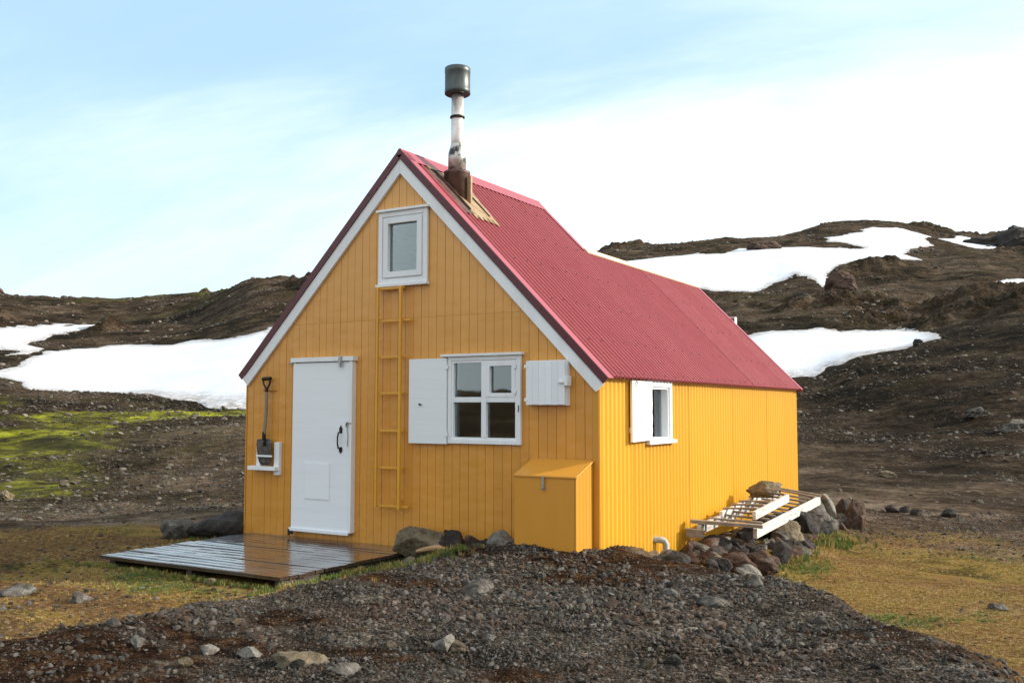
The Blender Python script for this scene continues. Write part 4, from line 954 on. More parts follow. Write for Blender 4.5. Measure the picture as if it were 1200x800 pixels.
part('sill', MB().box(1.890, 2.545, -0.060, -0.001, 2.645, 2.674), mat['white'], w2, 0.002)
# side window
mb = MB()
for y0, y1, z0, z1 in ((1.10, 1.152, 1.071, 1.70), (1.66, 1.725, 1.071, 1.70), (1.1525, 1.6595, 1.615, 1.70)): mb.box(W - 0.02, W + 0.034, y0, y1, z0, z1)
w3 = part('window', mb, mat['white'], hut, 0.002, label='small window on the sunny side wall')
part('sill', MB().box(W - 0.02, W + 0.060, 1.06, 1.79, 1.036, 1.070), mat['white'], w3, 0.002)
mb = MB()
for y0, y1, z0, z1 in ((1.153, 1.175, 1.072, 1.614), (1.637, 1.659, 1.072, 1.614), (1.1755, 1.6365, 1.592, 1.614), (1.1755, 1.6365, 1.072, 1.10)): mb.box(W - 0.11, W + 0.018, y0, y1, z0, z1)
part('window_frame', mb, mat['white'], w3)
part('pane', MB().box(W - 0.06, W - 0.056, 1.176, 1.636, 1.101, 1.591), mat['glass'], w3)
part('curtain', MB().box(W - 0.17, W - 0.165, 1.42, 1.70, 1.06, 1.66), mat['curtain'], w3)
part('jar', MB()._lathe(W - 0.13, 1.27, [(0.03, 1.10), (0.032, 1.11), (0.032, 1.17), (0.022, 1.18), (0.022, 1.20)], 14, True), mat['galv'], w3)

# shutters
def shutter(parent_label, x0, x1, z0, z1, y0, y1, n):
    root = part('shutter', MB().box(x0 + 0.01, x1 - 0.01, y1 - 0.012, y1, z0 + 0.01, z1 - 0.01), mat['white'], hut, label=parent_label)
    wd = (x1 - x0) / n
    for i in range(n):
        part('shutter_board', MB().box(x0 + i * wd, x0 + (i + 1) * wd - 0.0014, y0, y1 - 0.0125, z0 + 0.002 * (i % 2), z1 - 0.002 * ((i + 1) % 2)), mat['white_door'], root, 0.0008)
    return root
s1 = shutter('tall white shutter folded back left of the front window', 2.334, 2.795, 1.044, 1.890, -0.052, -0.012, 1)
part('shutter_hook', MB().tube([(2.475, -0.052, 1.432), (2.475, -0.068, 1.432)], 0.010, 8).tube([(2.475, -0.066, 1.432), (2.505, -0.066, 1.428)], 0.0045, 6), mat['iron'], s1)
for z in (1.12, 1.78): part('hinge', MB().box(2.775, 2.812, -0.056, -0.050, z, z + 0.04), mat['white'], s1)
s2 = shutter('small closed white hatch right of the front window', 3.728, 4.135, 1.428, 1.832, -0.098, -0.066, 6)
part('hatch_frame', picture(MB(), 3.722, 4.141, 1.422, 1.838, 0.03, -0.0705, -0.0015), mat['white'], s2)
part('latch', MB().box(4.075, 4.150, -0.118, -0.0985, 1.625, 1.650).box(4.142, 4.172, -0.125, -0.03, 1.600, 1.690), mat['white'], s2, 0.004)
for z in (1.46, 1.77): part('hinge', MB().box(3.712, 3.745, -0.103, -0.097, z, z + 0.03), mat['white'], s2)
# side shutter, open flat against the sheets
mb = MB().box(W + 0.008, W + 0.030, 0.66, 1.10, 1.16, 1.21)
s3 = part('shutter', mb, mat['white'], hut, label='white shutter open beside the sunny side window')
pr = [(0.636, 1.072), (1.118, 1.080), (1.130, 1.10), (1.119, 1.13), (1.132, 1.17), (1.122, 1.22), (1.134, 1.30), (1.122, 1.36), (1.132, 1.44), (1.125, 1.52), (1.130, 1.662), (0.634, 1.662)]
part('shutter_panel', MB().prism([(p, q) for p, q in pr], 'x', W + 0.031, W + 0.056), mat['white'], s3, 0.002)
part('shutter_hook', MB().tube([(W + 0.058, 0.73 + 0.022 * math.cos(a), 1.635 + 0.022 * math.sin(a)) for a in [i * 0.6 for i in range(9)]], 0.004, 6), mat['iron'], s3)

# door
dl = MB().box(0.758, 1.560, -0.062, -0.002, 0.088, 1.882)
door = part('door', dl, mat['white_door'], hut, 0.006, label='flat white plank door with black pull handle')
part('door_lintel', MB().box(0.735, 1.622, -0.082, -0.001, 1.890, 1.938), mat['white'], door, 0.003)
part('door_post', MB().box(1.5625, 1.603, -0.070, -0.001, 0.095, 1.889), mat['white'], door, 0.003)
part('door_post', MB().box(0.738, 0.7565, -0.022, -0.001, 0.09, 1.889), mat['white'], door)
part('bottom_rail', MB().box(0.742, 1.575, -0.080, -0.0625, 0.070, 0.105), mat['white_door'], door, 0.004)
part('cat_flap', MB().box(0.958, 1.305, -0.070, -0.0625, 0.425, 0.800), mat['white_door'], door, 0.003)
part('cat_flap', picture(MB(), 0.950, 1.313, 0.417, 0.808, 0.007, -0.0665, -0.0625), mat['white'], door)
hd = MB().tube([(1.455, -0.063, 1.145), (1.452, -0.100, 1.135), (1.447, -0.108, 1.09), (1.447, -0.108, 1.02), (1.452, -0.100, 0.975), (1.455, -0.063, 0.965)], [0.010, 0.009, 0.008, 0.008, 0.009, 0.010], 8)
hd.prism([(1.455, 1.215), (1.478, 1.175), (1.472, 1.13), (1.438, 1.13), (1.432, 1.175)], 'y', -0.068, -0.0628); hd.prism([(1.438, 0.985), (1.472, 0.985), (1.480, 0.945), (1.455, 0.915), (1.430, 0.945)], 'y', -0.068, -0.0628)
part('door_handle', hd, mat['iron'], door)
part('door_chain', MB().tube([(1.60, -0.075, 1.235), (1.565, -0.085, 1.245), (1.54, -0.080, 1.24), (1.535, -0.075, 1.20)], 0.008, 7).tube([(1.555, -0.074, 1.24), (1.548, -0.076, 1.17), (1.562, -0.076, 1.10), (1.556, -0.076, 1.03), (1.562, -0.076, 0.99)], 0.0055, 6), mat['galv'], door)
part('door_bolt', MB().box(1.435, 1.475, -0.094, -0.083, 1.835, 1.950).tube([(1.455, -0.10, 1.93), (1.455, -0.10, 1.82)], 0.009, 8).box(1.436, 1.474, -0.105, -0.0945, 1.885, 1.915), mat['galv'], door)
part('door_catch', MB().tube([(0.66, -0.03, 1.880), (0.75, -0.045, 1.880)], 0.009, 8), mat['galv'], door)
part('door_hinge', MB().box(0.735, 0.80, -0.083, -0.064, 0.035, 0.069).tube([(0.745, -0.075, 0.02), (0.745, -0.075, 0.09)], 0.014, 8), mat['iron'], door)

# ladder fixed to the wall
lad = part('ladder', MB().box(2.205, 2.215, -0.074, 0.0, 0.45, 0.465).box(1.94, 1.952, -0.074, 0.0, 2.30, 2.315).box(2.245, 2.255, -0.09, 0.0, 2.30, 2.315), mat['yellow_ladder'], hut, label='narrow yellow ladder up to the attic window')
part('ladder_rail', MB().box(1.937, 1.962, -0.100, -0.075, 0.395, 2.64), mat['yellow_ladder'], lad, 0.002)
part('ladder_rail', MB().box(2.232, 2.262, -0.104, -0.074, 0.375, 2.64), mat['yellow_ladder'], lad, 0.002)
for z, xe in ((2.625, 2.27), (2.29, 2.36), (1.915, 2.27), (1.545, 2.27), (1.165, 2.27), (0.79, 2.27), (0.405, 2.345)):
    part('rung', MB().box(1.925, xe, -0.0735, -0.050, z - 0.011, z + 0.011), mat['yellow_ladder'], lad, 0.002)
# shovel rack
rk = part('shovel_rack', MB().box(0.13, 0.545, -0.105, -0.002, 0.705, 0.748), mat['white'], hut, 0.003, label='small white wooden shovel rack')
part('rack_board', MB().box(0.205, 0.262, -0.045, -0.002, 0.7485, 1.02), mat['white'], rk, 0.002)
part('rack_board', MB().box(0.475, 0.552, -0.045, -0.002, 0.655, 1.015), mat['white'], rk, 0.002)
part('rack_bar', MB().box(0.245, 0.485, -0.092, -0.080, 0.852, 0.872), mat['white'], rk, 0.002)
part('rack_hook', MB().tube([(0.26, -0.012, 1.590), (0.46, -0.012, 1.590)], 0.006, 6).tube([(0.30, -0.012, 1.590), (0.30, -0.06, 1.590)], 0.005, 6).tube([(0.41, -0.012, 1.590), (0.41, -0.06, 1.590)], 0.005, 6), mat['yellow_trim'], rk)
# drain pipe on the side wall
dp = MB().tube([(W - 0.02, 1.275, 0.075), (W + 0.045, 1.30, 0.078), (W + 0.085, 1.325, 0.068), (W + 0.100, 1.34, 0.035), (W + 0.102, 1.342, -0.30)], 0.034, 14)
dpo = part('drain_pipe', dp, mat['pipe'], hut)
part('pipe_socket', MB().tube([(W + 0.102, 1.342, -0.075), (W + 0.102, 1.342, -0.03)], 0.041, 14), mat['pipe'], dpo)

# ------------------------------------------------------------------ shovel
sh = thing('shovel', 'old shovel with D handle hanging blade-down on the wall left of the door', 'shovel', (0.37, -0.06, 0.76))
part('shaft', MB().tube([(0.358, -0.060, 1.575), (0.360, -0.060, 1.40), (0.352, -0.062, 1.22), (0.340, -0.066, 1.10), (0.338, -0.066, 1.02)], [0.017, 0.018, 0.019, 0.018, 0.016], 10), mat['shaft_wood'], sh)
gd = MB(); gd.tube([(0.300, -0.060, 1.718), (0.418, -0.060, 1.722)], 0.021, 10)
gd.tube([(0.306, -0.060, 1.715), (0.312, -0.060, 1.66), (0.345, -0.060, 1.615), (0.358, -0.060, 1.575)], [0.013, 0.011, 0.012, 0.018], 8); gd.tube([(0.412, -0.060, 1.72), (0.405, -0.060, 1.66), (0.374, -0.060, 1.615), (0.358, -0.060, 1.575)], [0.013, 0.011, 0.012, 0.018], 8)
part('grip', gd, mat['iron'], sh)
bl = MB(); rows = [(1.04, 0.108, 0.012), (1.00, 0.112, 0.016), (0.92, 0.108, 0.018), (0.84, 0.098, 0.016), (0.79, 0.085, 0.012), (0.762, 0.060, 0.006)]
V = []; F = []; nx = 9
for face in (0, 1):
    for z, hw, dep in rows:
        for i in range(nx):
            q = -1 + 2 * i / (nx - 1); V.append((0.345 + q * hw + (1.04 - z) * 0.10, -0.058 - dep * (q * q) * 1.2 + face * 0.004 - (1.0 - z) * 0.02, z + (0.012 * (1 - q * q) if z > 1.03 else 0)))
nn = len(rows) * nx
for face in (0, 1):
    for j in range(len(rows) - 1):
        for i in range(nx - 1):
            a = face * nn + j * nx + i; F.append((a, a + 1, a + nx + 1, a + nx))
for j in range(len(rows) - 1):
    for i in (0, nx - 1): a = j * nx + i; F.append((a, a + nx, a + nx + nn, a + nn))
for i in range(nx - 1):
    F.append((i, i + 1, i + 1 + nn, i + nn)); a = (len(rows) - 1) * nx + i; F.append((a, a + 1, a + 1 + nn, a + nn))
bl.add(V, F, True); part('blade', bl, mat['blade'], sh)
part('socket', MB().tube([(0.338, -0.066, 1.13), (0.338, -0.066, 1.06), (0.345, -0.060, 0.97)], [0.020, 0.021, 0.012], 10), mat['iron'], sh)

# ------------------------------------------------------------------ storage box
bx0, bx1, byf, zf, zbk, zl0 = 3.752, 4.375, -0.345, 0.785, 0.915, -0.12
bxo = thing('storage_box', 'yellow wooden storage box with sloping lid against the front wall', 'box', (4.06, -0.17, zl0))
part('front_panel', MB().box(bx0, bx1 - 0.018, byf, byf + 0.016, zl0, zf), mat['yellow_box'], bxo, 0.002)
ny = 5; dy = (-0.010 - byf) / ny
for xs0, xs1 in ((bx1 - 0.016, bx1), (bx0, bx0 + 0.016)):
    for i in range(ny):
        y0 = byf + (0.017 if xs0 < 4 else 0.0) + i * (dy if xs0 > 4 else (dy - 0.0034)); y1 = y0 + dy - (0.003 if xs0 > 4 else 0.0064)
        zt = lambda y: zf + (zbk - zf) * (y - byf) / (-byf)
        zb0 = -0.12 + (0.28 * max(0, (y0 + 0.10) / 0.1) if xs0 > 4 else 0)
        part('side_board', MB().hexa([(xs0, y0, zb0), (xs1, y0, zb0), (xs1, y1, zb0), (xs0, y1, zb0), (xs0, y0, zt(y0)), (xs1, y0, zt(y0)), (xs1, y1, zt(y1)), (xs0, y1, zt(y1))]), mat['yellow_box'], bxo, 0.0015)
ly0 = byf - 0.010; lz = lambda y: zf + (zbk - zf) * (y - byf) / (-byf)
part('lid', MB().hexa([(bx0 - 0.008, ly0, lz(ly0) + .002), (bx1 + 0.010, ly0, lz(ly0) + .002), (bx1 + 0.010, -0.006, lz(-0.006) + .002), (bx0 - 0.008, -0.006, lz(-0.006) + .002),
    (bx0 - 0.008, ly0, lz(ly0) + 0.018), (bx1 + 0.010, ly0, lz(ly0) + 0.018), (bx1 + 0.010, -0.006, lz(-0.006) + 0.018), (bx0 - 0.008, -0.006, lz(-0.006) + 0.018)]), mat['yellow_box'], bxo, 0.003)
part('hasp', MB().box(4.045, 4.068, byf - 0.024, byf - 0.0185, 0.695, 0.80).tube([(4.056, byf - 0.004, 0.70), (4.056, byf - 0.035, 0.70), (4.056, byf - 0.035, 0.685), (4.056, byf - 0.004, 0.685)], 0.004, 6).box(4.043, 4.070, byf - 0.016, byf - 0.0005, 0.675, 0.71), mat['galv'], bxo)

# ------------------------------------------------------------------ deck
dk = thing('wooden_deck', 'low wet plank deck on the grass in front of the door', 'deck', (1.3, -0.95, -0.12))
NP = 18; py0 = -1.935; pit = (1.935 - 0.012) / NP; pm = []
for v in range(5):
    mb = MB(); n = 14; V = []; F = []; wv = pit - 0.007; rp = random.Random(20 + v)
    for i in range(n + 1):
        xx = -1.17 + 2.34 * i / n; wz = 0.003 * math.sin(xx * 2 + v) + rp.uniform(-.0012, .0012)
        V += [(xx, -wv / 2, -0.030 + wz), (xx, wv / 2, -0.030 + wz), (xx, wv / 2, wz), (xx, 0.0, wz - 0.0015), (xx, -wv / 2, wz)]
    for i in range(n):
        for j in range(5): a = i * 5 + j; b = i * 5 + (j + 1) % 5; F.append((a, b, b + 5, a + 5))
    F += [(0, 1, 2, 3, 4), tuple(n * 5 + q for q in range(5))]; mb.add(V, F); pm.append(mb.mesh('plank', mat['deck']))
rp = random.Random(3)
for i in range(NP):
    o = put('plank', pm[i % 5], dk, (1.285 + rp.uniform(-.012, .012), py0 + (i + 0.5) * pit, 0.0 + rp.uniform(-.002, .002)))
for xx in (0.22, 1.28, 2.36):
    part('joist', MB().box(xx, xx + 0.07, -1.90, -0.03, -0.12, -0.034), mat['dark_wood'], dk)

# ------------------------------------------------------------------ white wooden frames on the stones
def rail(mbn, a, b, w, h, parent, m, nm='rail'): return part(nm, MB().beam(a, b, w, h), mat[m], parent, 0.003)
f1 = thing('wooden_ladder', 'longer white wooden ladder frame lying flat on the stone heap', 'ladder', (4.85, 3.9, 0.05))
A0, A1 = Vector((5.11, 2.44, 0.055)), Vector((5.11, 5.35, 0.165)); B0, B1 = Vector((4.60, 2.10, 0.10)), Vector((4.60, 5.30, 0.245))
rail(0, A0, A1, 0.045, 0.105, f1, 'old_white'); rail(0, B0, B1, 0.045, 0.105, f1, 'old_white')
for i in range(11):
    q = 0.04 + 0.935 * i / 10; a = A0.lerp(A1, q) + Vector((-.03, 0, .058)); b = B0.lerp(B1, q) + Vector((-.03, 0, .058))
    part('slat', MB().beam(a, b, 0.055, 0.022), mat['old_wood'], f1, 0.002)
part('slat', MB().beam(A1 + Vector((0.03, 0.0, 0.066)), B1 + Vector((-.03, 0.0, .066)), 0.05, 0.03), mat['old_wood'], f1, 0.002)
f2 = thing('wooden_ladder', 'shorter white wooden frame stacked on top of the longer one', 'ladder', (4.85, 3.4, 0.2))
A0, A1 = Vector((5.00, 2.78, 0.205)), Vector((5.00, 4.20, 0.285)); B0, B1 = Vector((4.62, 2.78, 0.185)), Vector((4.62, 4.30, 0.265))
rail(0, A0, A1, 0.04, 0.09, f2, 'old_white'); rail(0, B0, B1, 0.04, 0.09, f2, 'old_white')
for q in (0.12, 0.32, 0.52, 0.78, 0.95):
    part('slat', MB().beam(A0.lerp(A1, q) + Vector((-.012, 0, .055)), B0.lerp(B1, q) + Vector((-.03, 0, .055)), 0.05, 0.020), mat['old_wood'], f2, 0.002)
pk = MB().beam((4.50, 2.12, 0.182), (5.20, 2.40, 0.140), 0.10, 0.035)
tag(put('plank', pk.mesh('plank', mat['old_wood'])), 'loose grey plank laid across the near end of the wooden frames', 'plank')
bk = MB().beam((4.49, 2.00, 0.075), (4.66, 2.09, 0.060), 0.09, 0.085)
tag(put('timber_block', bk.mesh('timber_block', mat['old_wood'])), 'short timber block sticking out from the wall beneath the frames', 'timber')

# ------------------------------------------------------------------ rocks
rock('low brown mossy rock weighing down the wooden frames beside the wall', 'rock_tan', 11, 4.80, 3.92, (0.40, 0.30, 0.16), (0, 0, 0.5), z=0.405, sub=4)
rock('big dark boulder on the grass at the far left corner of the deck', 'rock_dark', 21, -0.42, 0.02, (0.62, 0.45, 0.36), (0.1, 0, 0.4), sub=4, sink=0.22)
rock('brown lichened boulder leaning on the left of the big dark one', 'rock_grey', 22, -0.80, -0.22, (0.30, 0.34, 0.30), (0, 0.1, 1.0), sub=4, sink=0.22)
rock('low dark rock between the big boulder and the wall corner', 'rock_dark', 23, -0.10, 0.25, (0.34, 0.26, 0.24), (0, 0, 0.1), sub=4, sink=0.25)
rock('rounded grey brown boulder against the boards, right end of the deck', 'rock_tan', 31, 2.66, -0.26, (0.40, 0.30, 0.36), (0, 0, 0.2), sub=4, z=0.09)
rock('dark jagged rock just right of the rounded boulder by the boards', 'rock_dark', 32, 2.95, -0.16, (0.32, 0.22, 0.25), (0, 0, 0.6), sub=4, z=0.07)
rock('small pointed brown rock against the boards', 'rock_red', 33, 3.20, -0.12, (0.22, 0.16, 0.24), (0.3, 0, 0.2), z=0.06)
rock('dark flat rock under the rounded boulder by the deck', 'rock_dark', 34, 2.80, -0.30, (0.55, 0.26, 0.14), (0, 0, 0.15), z=-0.05)
rock('lichen spotted pale rock on the mound crest left of the storage box', 'rock_pale', 35, 3.55, -0.22, (0.36, 0.24, 0.20), (0, 0.2, 0.3), sub=4, z=0.12)
rock('dark rock between the pale crest rock and the pointed one', 'rock_dark', 36, 3.36, -0.14, (0.20, 0.18, 0.17), (0, 0, 0.8), z=0.08)
rock('upright tan stone alone in the green grass by the deck', 'rock_tan', 37, 3.02, -0.92, (0.11, 0.10, 0.13), (0.1, 0.2, 0.3), z=0.00)
rock('flat tan slab on the grass in front of the rounded boulder', 'rock_tan', 38, 3.22, -0.66, (0.26, 0.12, 0.06), (0, 0, 0.35), z=0.03)
sp = MB().tube([(2.72, -0.42, 0.045), (2.84, -0.42, 0.075), (2.97, -0.42, 0.10), (3.06, -0.42, 0.075), (3.15, -0.42, -0.02)], [0.016, 0.026, 0.030, 0.026, 0.014], 7)
tag(put('driftwood', sp.mesh('driftwood', mat['drift_wood'])), 'crooked orange brown piece of wood lying before the rounded boulder', 'driftwood')
sp = MB().prism([(3.33, 0.00), (3.44, -0.015), (3.405, 0.045), (3.385, 0.015), (3.345, 0.075)], 'y', -0.34, -0.325)
tag(put('sheet_scrap', sp.mesh('sheet_scrap', mat['white'])), 'small torn white scrap propped between the stones by the boards', 'scrap')
# foreground stones with a look of their own
rock('large pale wedge of rock half buried at the bottom edge of the gravel', 'rock_tan', 41, 4.66, -4.05, (0.24, 0.17, 0.09), (0.15, 0.1, 0.6), sub=4, sink=0.4)
rock('rounded whitish stone with brown stains, left part of the gravel', 'rock_pale', 42, 4.27, -4.02, (0.115, 0.095, 0.075), (0, 0, 0.4), sub=4, sink=0.36)
rock('small whitish stone left of the rounded stained one', 'rock_pale', 43, 4.08, -4.12, (0.10, 0.07, 0.055), (0, 0, 0.9), sink=0.25)
rock('grey flat stone right beside the large pale wedge', 'rock_grey', 44, 4.98, -4.08, (0.14, 0.11, 0.06), (0, 0, 1.3), sub=4, sink=0.38)
rock('upright angular pale stone above the bottom edge of the gravel', 'rock_pale', 45, 5.20, -3.52, (0.10, 0.09, 0.10), (0.4, 0.2, 1.3), sink=0.25)
rock('greenish lichen stone on the turf left of the deck path', 'rock_grey', 46, 1.48, -3.08, (0.16, 0.12, 0.09), (0, 0, 1.3), sink=0.25)
rock('dark low stone in the rusty turf at the left edge', 'rock_grey', 47, 0.75, -3.15, (0.30, 0.2, 0.10), (0, 0, 0.3), sink=0.35)
rock('brown stone at the near edge of the deck', 'rock_tan', 48, 1.76, -2.03, (0.09, 0.07, 0.07), (0, 0, 0.3), sink=0.2)
rock('small white pebble at the near edge of the deck', 'rock_pale', 49, 1.66, -2.02, (0.035, 0.03, 0.025), (0, 0, 0.3), sink=0.2)
rock('block of grey rock in the gravel below the storage box', 'rock_grey', 50, 4.40, -1.95, (0.20, 0.16, 0.11), (0.2, 0, 0.8), sink=0.3)
rock('broad bluish grey rock bedded in the right part of the gravel', 'rock_grey', 51, 6.02, -1.55, (0.17, 0.14, 0.10), (0, 0.1, 0.2), sub=4, sink=0.3)
rock('grey stone on the crest of the mound against the grass', 'rock_grey', 52, 6.05, -0.75, (0.13, 0.10, 0.09), (0, 0, 0.2), sink=0.2)
rock('dark stone lying alone on the right-hand grass', 'rock_grey', 53, 7.5, 1.5, (0.15, 0.11, 0.08), (0, 0, 0.2), sink=0.25)
rock('tall pointed dark brown rock standing at the end of the stone heap', 'rock_red', 54, 5.38, 6.10, (0.28, 0.22, 0.44), (0.1, 0.12, 0.5), sub=4, sink=0.15)
rock('smooth grey slab standing on edge, far end of the frames', 'rock_pale', 55, 5.16, 5.75, (0.16, 0.28, 0.42), (0, -0.3, 0.3), sub=4, sink=0.12, cuts=4, rough=0.06)
rock('second smooth slab leaning on the standing slab', 'rock_grey', 56, 5.04, 5.60, (0.18, 0.28, 0.40), (0, -0.35, 0.2), sub=4, sink=0.12, cuts=4, rough=0.06)
rock('rounded grey stone below the far end of the frames', 'rock_grey', 57, 5.10, 5.15, (0.28, 0.26, 0.26), (0, 0, 0.4), sub=4, sink=0.1, cuts=4)
rock('dark slab rock between the standing slab and the pointed rock', 'rock_dark', 58, 5.20, 6.25, (0.20, 0.2, 0.34), (0, 0.2, 0.5), sink=0.15)
rock('yellowish rock face under the long frame', 'rock_tan', 59, 5.12, 3.75, (0.34, 0.26, 0.24), (0.2, 0, 0.7), sub=4, z=-0.10)
rock('dark crumpled rock under the middle of the long frame', 'rock_dark', 60, 5.12, 4.45, (0.40, 0.30, 0.26), (0, 0.3, 0.7), sub=4, z=-0.03)
rock('brown triangular slab in the stones below the plank', 'rock_red', 61, 5.18, 1.50, (0.34, 0.16, 0.22), (0.5, 0.2, 0.3), sub=4, z=-0.13)
rock('pale flat stone at the foot of the brown triangular slab', 'rock_pale', 62, 5.44, 1.18, (0.24, 0.15, 0.11), (0.3, 0.3, 0.8), sub=4, z=-0.15)
rock('rusty round stone between the slab and the grass', 'rock_red', 63, 5.32, 1.85, (0.26, 0.22, 0.20), (0, 0, 0.1), sub=4, z=-0.15, cuts=5)
rock('upright brown stone against the sheet wall right of the drain pipe', 'rock_red', 64, 4.66, 1.72, (0.13, 0.14, 0.18), (0.1, 0.1, 0.8), z=-0.09)
rock('brown rock on the plain beyond the right-hand grass', 'rock_dark', 65, 6.35, 8.55, (0.28, 0.2, 0.14), (0, 0, 0.2), sink=0.3)
for i, (x_, y_, s_, l_) in enumerate(((5.50, 8.6, .15, 'leftmost of three dark rocks behind the pointed rock'), (5.68, 8.7, .13, 'middle of three dark rocks behind the pointed rock'), (5.90, 8.4, .16, 'rightmost of three dark rocks behind the pointed rock'))):
    rock(l_, 'rock_dark', 70 + i, x_, y_, (s_ * 1.2, s_, s_ * .9), (0, 0, i), sink=0.25)
# heap of stones along the sunny wall, under the frames
rp = random.Random(12); G1 = 'dark stones heaped under the wooden frames'; G2 = 'brown stones banked along the foot of the sunny wall'
ORD = ['first', 'second', 'third', 'fourth', 'fifth', 'sixth', 'seventh', 'eighth', 'ninth', 'tenth', 'eleventh', 'twelfth', 'thirteenth', 'fourteenth', 'fifteenth', 'sixteenth', 'seventeenth', 'eighteenth', 'nineteenth', 'twentieth',
       'twenty-first', 'twenty-second', 'twenty-third', 'twenty-fourth', 'twenty-fifth', 'twenty-sixth', 'twenty-seventh', 'twenty-eighth', 'twenty-ninth', 'thirtieth']
LOOK = {'rock_dark': 'black', 'rock_grey': 'grey', 'rock_red': 'reddish brown', 'rock_tan': 'tan'}
placed = []
tries = 0
while len(placed) < 100 and tries < 12000:
    tries += 1
    yy = rp.uniform(1.75, 6.1); xx = rp.uniform(4.60, 5.36 - 0.10 * (yy > 4)); s_ = rp.uniform(0.11, 0.24)
    if any((xx - a) ** 2 + (yy - b) ** 2 < (0.36 * (s_ + c)) ** 2 for a, b, c, m_ in placed): continue
    placed.append((xx, yy, s_, rp.choice(['rock_dark', 'rock_dark', 'rock_grey', 'rock_grey', 'rock_red'])))
placed.sort(key=lambda q: q[1]); cnt = {}
for i, (xx, yy, s_, m_) in enumerate(placed):
    row = 'wall side' if xx < 4.86 else ('middle row' if xx < 5.12 else 'grass side')
    cnt[(row, m_)] = cnt.get((row, m_), 0) + 1
    outer = (xx - 4.6) / 0.8; zt = -0.03 - 0.20 * max(0, outer - 0.25)
    rock('%s %s stone from the near end, %s of the heap' % (ORD[cnt[(row, m_)] - 1], LOOK[m_], row), m_, 200 + i, xx, yy, (s_ * 1.25, s_, s_ * rp.uniform(.6, 1.0)),
         (rp.uniform(-.6, .6), rp.uniform(-.6, .6), rp.uniform(0, 3)), z=zt - rp.uniform(0.02, 0.12), group=G1)
bank = []
for i in range(26):
    yy = rp.uniform(0.1, 1.9); s_ = rp.uniform(0.08, 0.20); xx = 4.50 + s_ / 2 + rp.uniform(0, 0.30 + 0.35 * (yy > 0.8))
    if abs(yy - 1.34) < 0.13 and xx < 4.68: continue
    bank.append((yy, xx, s_, rp.choice(['rock_red', 'rock_grey', 'rock_red', 'rock_dark', 'rock_tan'])))
bank.sort(); cnt = {}
for i, (yy, xx, s_, m_) in enumerate(bank):
    cnt[m_] = cnt.get(m_, 0) + 1
    rock('%s %s stone from the hut corner along the sunny wall' % (ORD[cnt[m_] - 1], LOOK[m_]), m_, 300 + i, xx, yy, (s_ * 1.2, s_, s_ * .8),
         (rp.uniform(-.4, .4), rp.uniform(-.4, .4), rp.uniform(0, 3)), z=-0.02 - 0.10 * max(0, yy - 0.8) - 0.12 * max(0, xx - 4.8), group=G2)
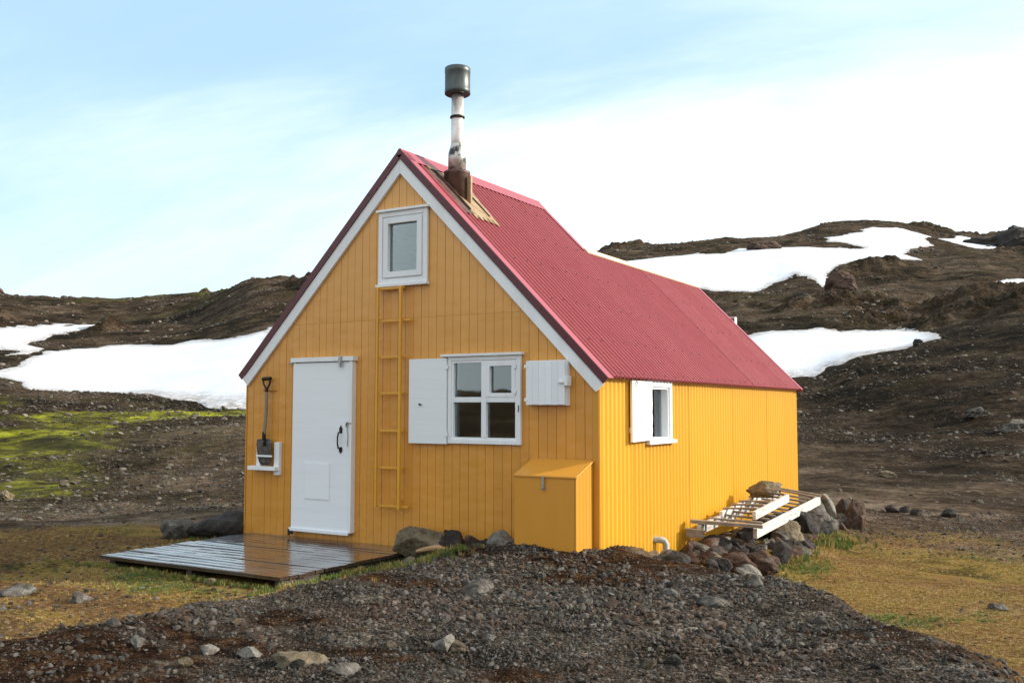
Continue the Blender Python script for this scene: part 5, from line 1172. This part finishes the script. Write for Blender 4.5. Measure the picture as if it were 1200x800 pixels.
# fist sized stones lying loose on the gravel: shared shapes
sh_m = [rock_mesh('loose_stone', mat[m], 400 + i, (0.5, 0.40, 0.30), 3, 14, 0.2) for i, m in enumerate(['rock_grey', 'rock_pale', 'rock_grey', 'rock_dark', 'rock_red', 'rock_grey', 'rock_tan', 'rock_pale'])]
G3 = 'loose stones on the gravel mound'; placed = []; tries = 0
while len(placed) < 130 and tries < 9000:
    tries += 1
    xx, yy = rp.uniform(2.9, 8.2), rp.uniform(-4.6, 0.1); d_ = float(seg_sd(np.array([xx]), np.array([yy]), MOUND)[0])
    if d_ < 0.0 or (xx - CAM.x) ** 2 + (yy - CAM.y) ** 2 < 12: continue
    s_ = 0.045 + 0.075 * rp.random() ** 2.6
    if any((xx - a) ** 2 + (yy - b) ** 2 < (0.8 * (s_ + c)) ** 2 for a, b, c in placed): continue
    R_p, t_p = polar(np.array([xx]), np.array([yy]))
    if abs(float(t_p[0])) > 0.52: continue
    placed.append((xx, yy, s_))
    o = bpy.data.objects.new('rock', rp.choice(sh_m)); COL.objects.link(o); o.location = (xx, yy, hz(xx, yy) + s_ * 0.10); o.rotation_euler = (rp.uniform(-.5, .5), rp.uniform(-.5, .5), rp.uniform(0, 6.28)); o.scale = (s_, s_, s_)
    tag(o, 'fist sized stone lying loose in the gravel of the foreground mound', 'rock', G3)
# boulders and crags out on the hills (placed on the terrain)
def far_rock(label, m, seed, th, r, dims, rot=0.0, sink=0.3, cat='boulder'):
    x_, y_ = CAM.x + r * math.cos(AX - th), CAM.y + r * math.sin(AX - th)
    return rock(label, m, seed, x_, y_, dims, (0, 0, rot), sink=sink, name='boulder', cat=cat, sub=5, cuts=16, rough=0.32)
far_rock('brown boulder at the lower tip of the big snow field on the right hill', 'rock_red', 81, 0.334, 133, (3.4, 2.6, 2.6), 0.3)
far_rock('lone dark boulder in the low snow patch beside the roof', 'rock_dark', 82, 0.405, 71, (0.65, 0.5, 0.55), 0.3)
far_rock('dark crag on the skyline at the right edge', 'rock_dark', 83, 0.492, 262, (13, 10, 5.5), 0.8, 0.3, 'crag')
far_rock('dark lower end of the skyline crag at the right edge', 'rock_dark', 84, 0.470, 262, (7, 5, 3), 0.2, 0.3, 'crag')
far_rock('rounded boulder on the skyline at the left edge', 'rock_red', 85, -0.499, 168, (1.6, 1.4, 1.6), 0.2, 0.2)
far_rock('dark hump of rock above the big snow field, left part', 'rock_red', 86, 0.262, 208, (6, 5, 2.6), 0.2, 0.35)
far_rock('pale boulder on the mossy slope at the left edge', 'rock_tan', 87, -0.488, 18.5, (0.36, 0.26, 0.22), 0.2, 0.25)
far_rock('small pale boulder in the moss near the foot of the left slope', 'rock_tan', 88, -0.437, 19.5, (0.16, 0.14, 0.16), 0.2, 0.2)
far_rock('tan stone on the plain at the foot of the right slope', 'rock_tan', 89, 0.374, 24.5, (0.30, 0.2, 0.18), 0.2, 0.2)
far_rock('pinkish grey boulder high on the dark right slope', 'rock_grey', 90, 0.455, 42, (0.9, 0.7, 0.45), 0.5, 0.3)
far_rock('second pinkish grey boulder, nearer the right picture edge', 'rock_grey', 91, 0.485, 38, (0.9, 0.7, 0.45), 0.7, 0.3)
print('objects', len(bpy.data.objects))
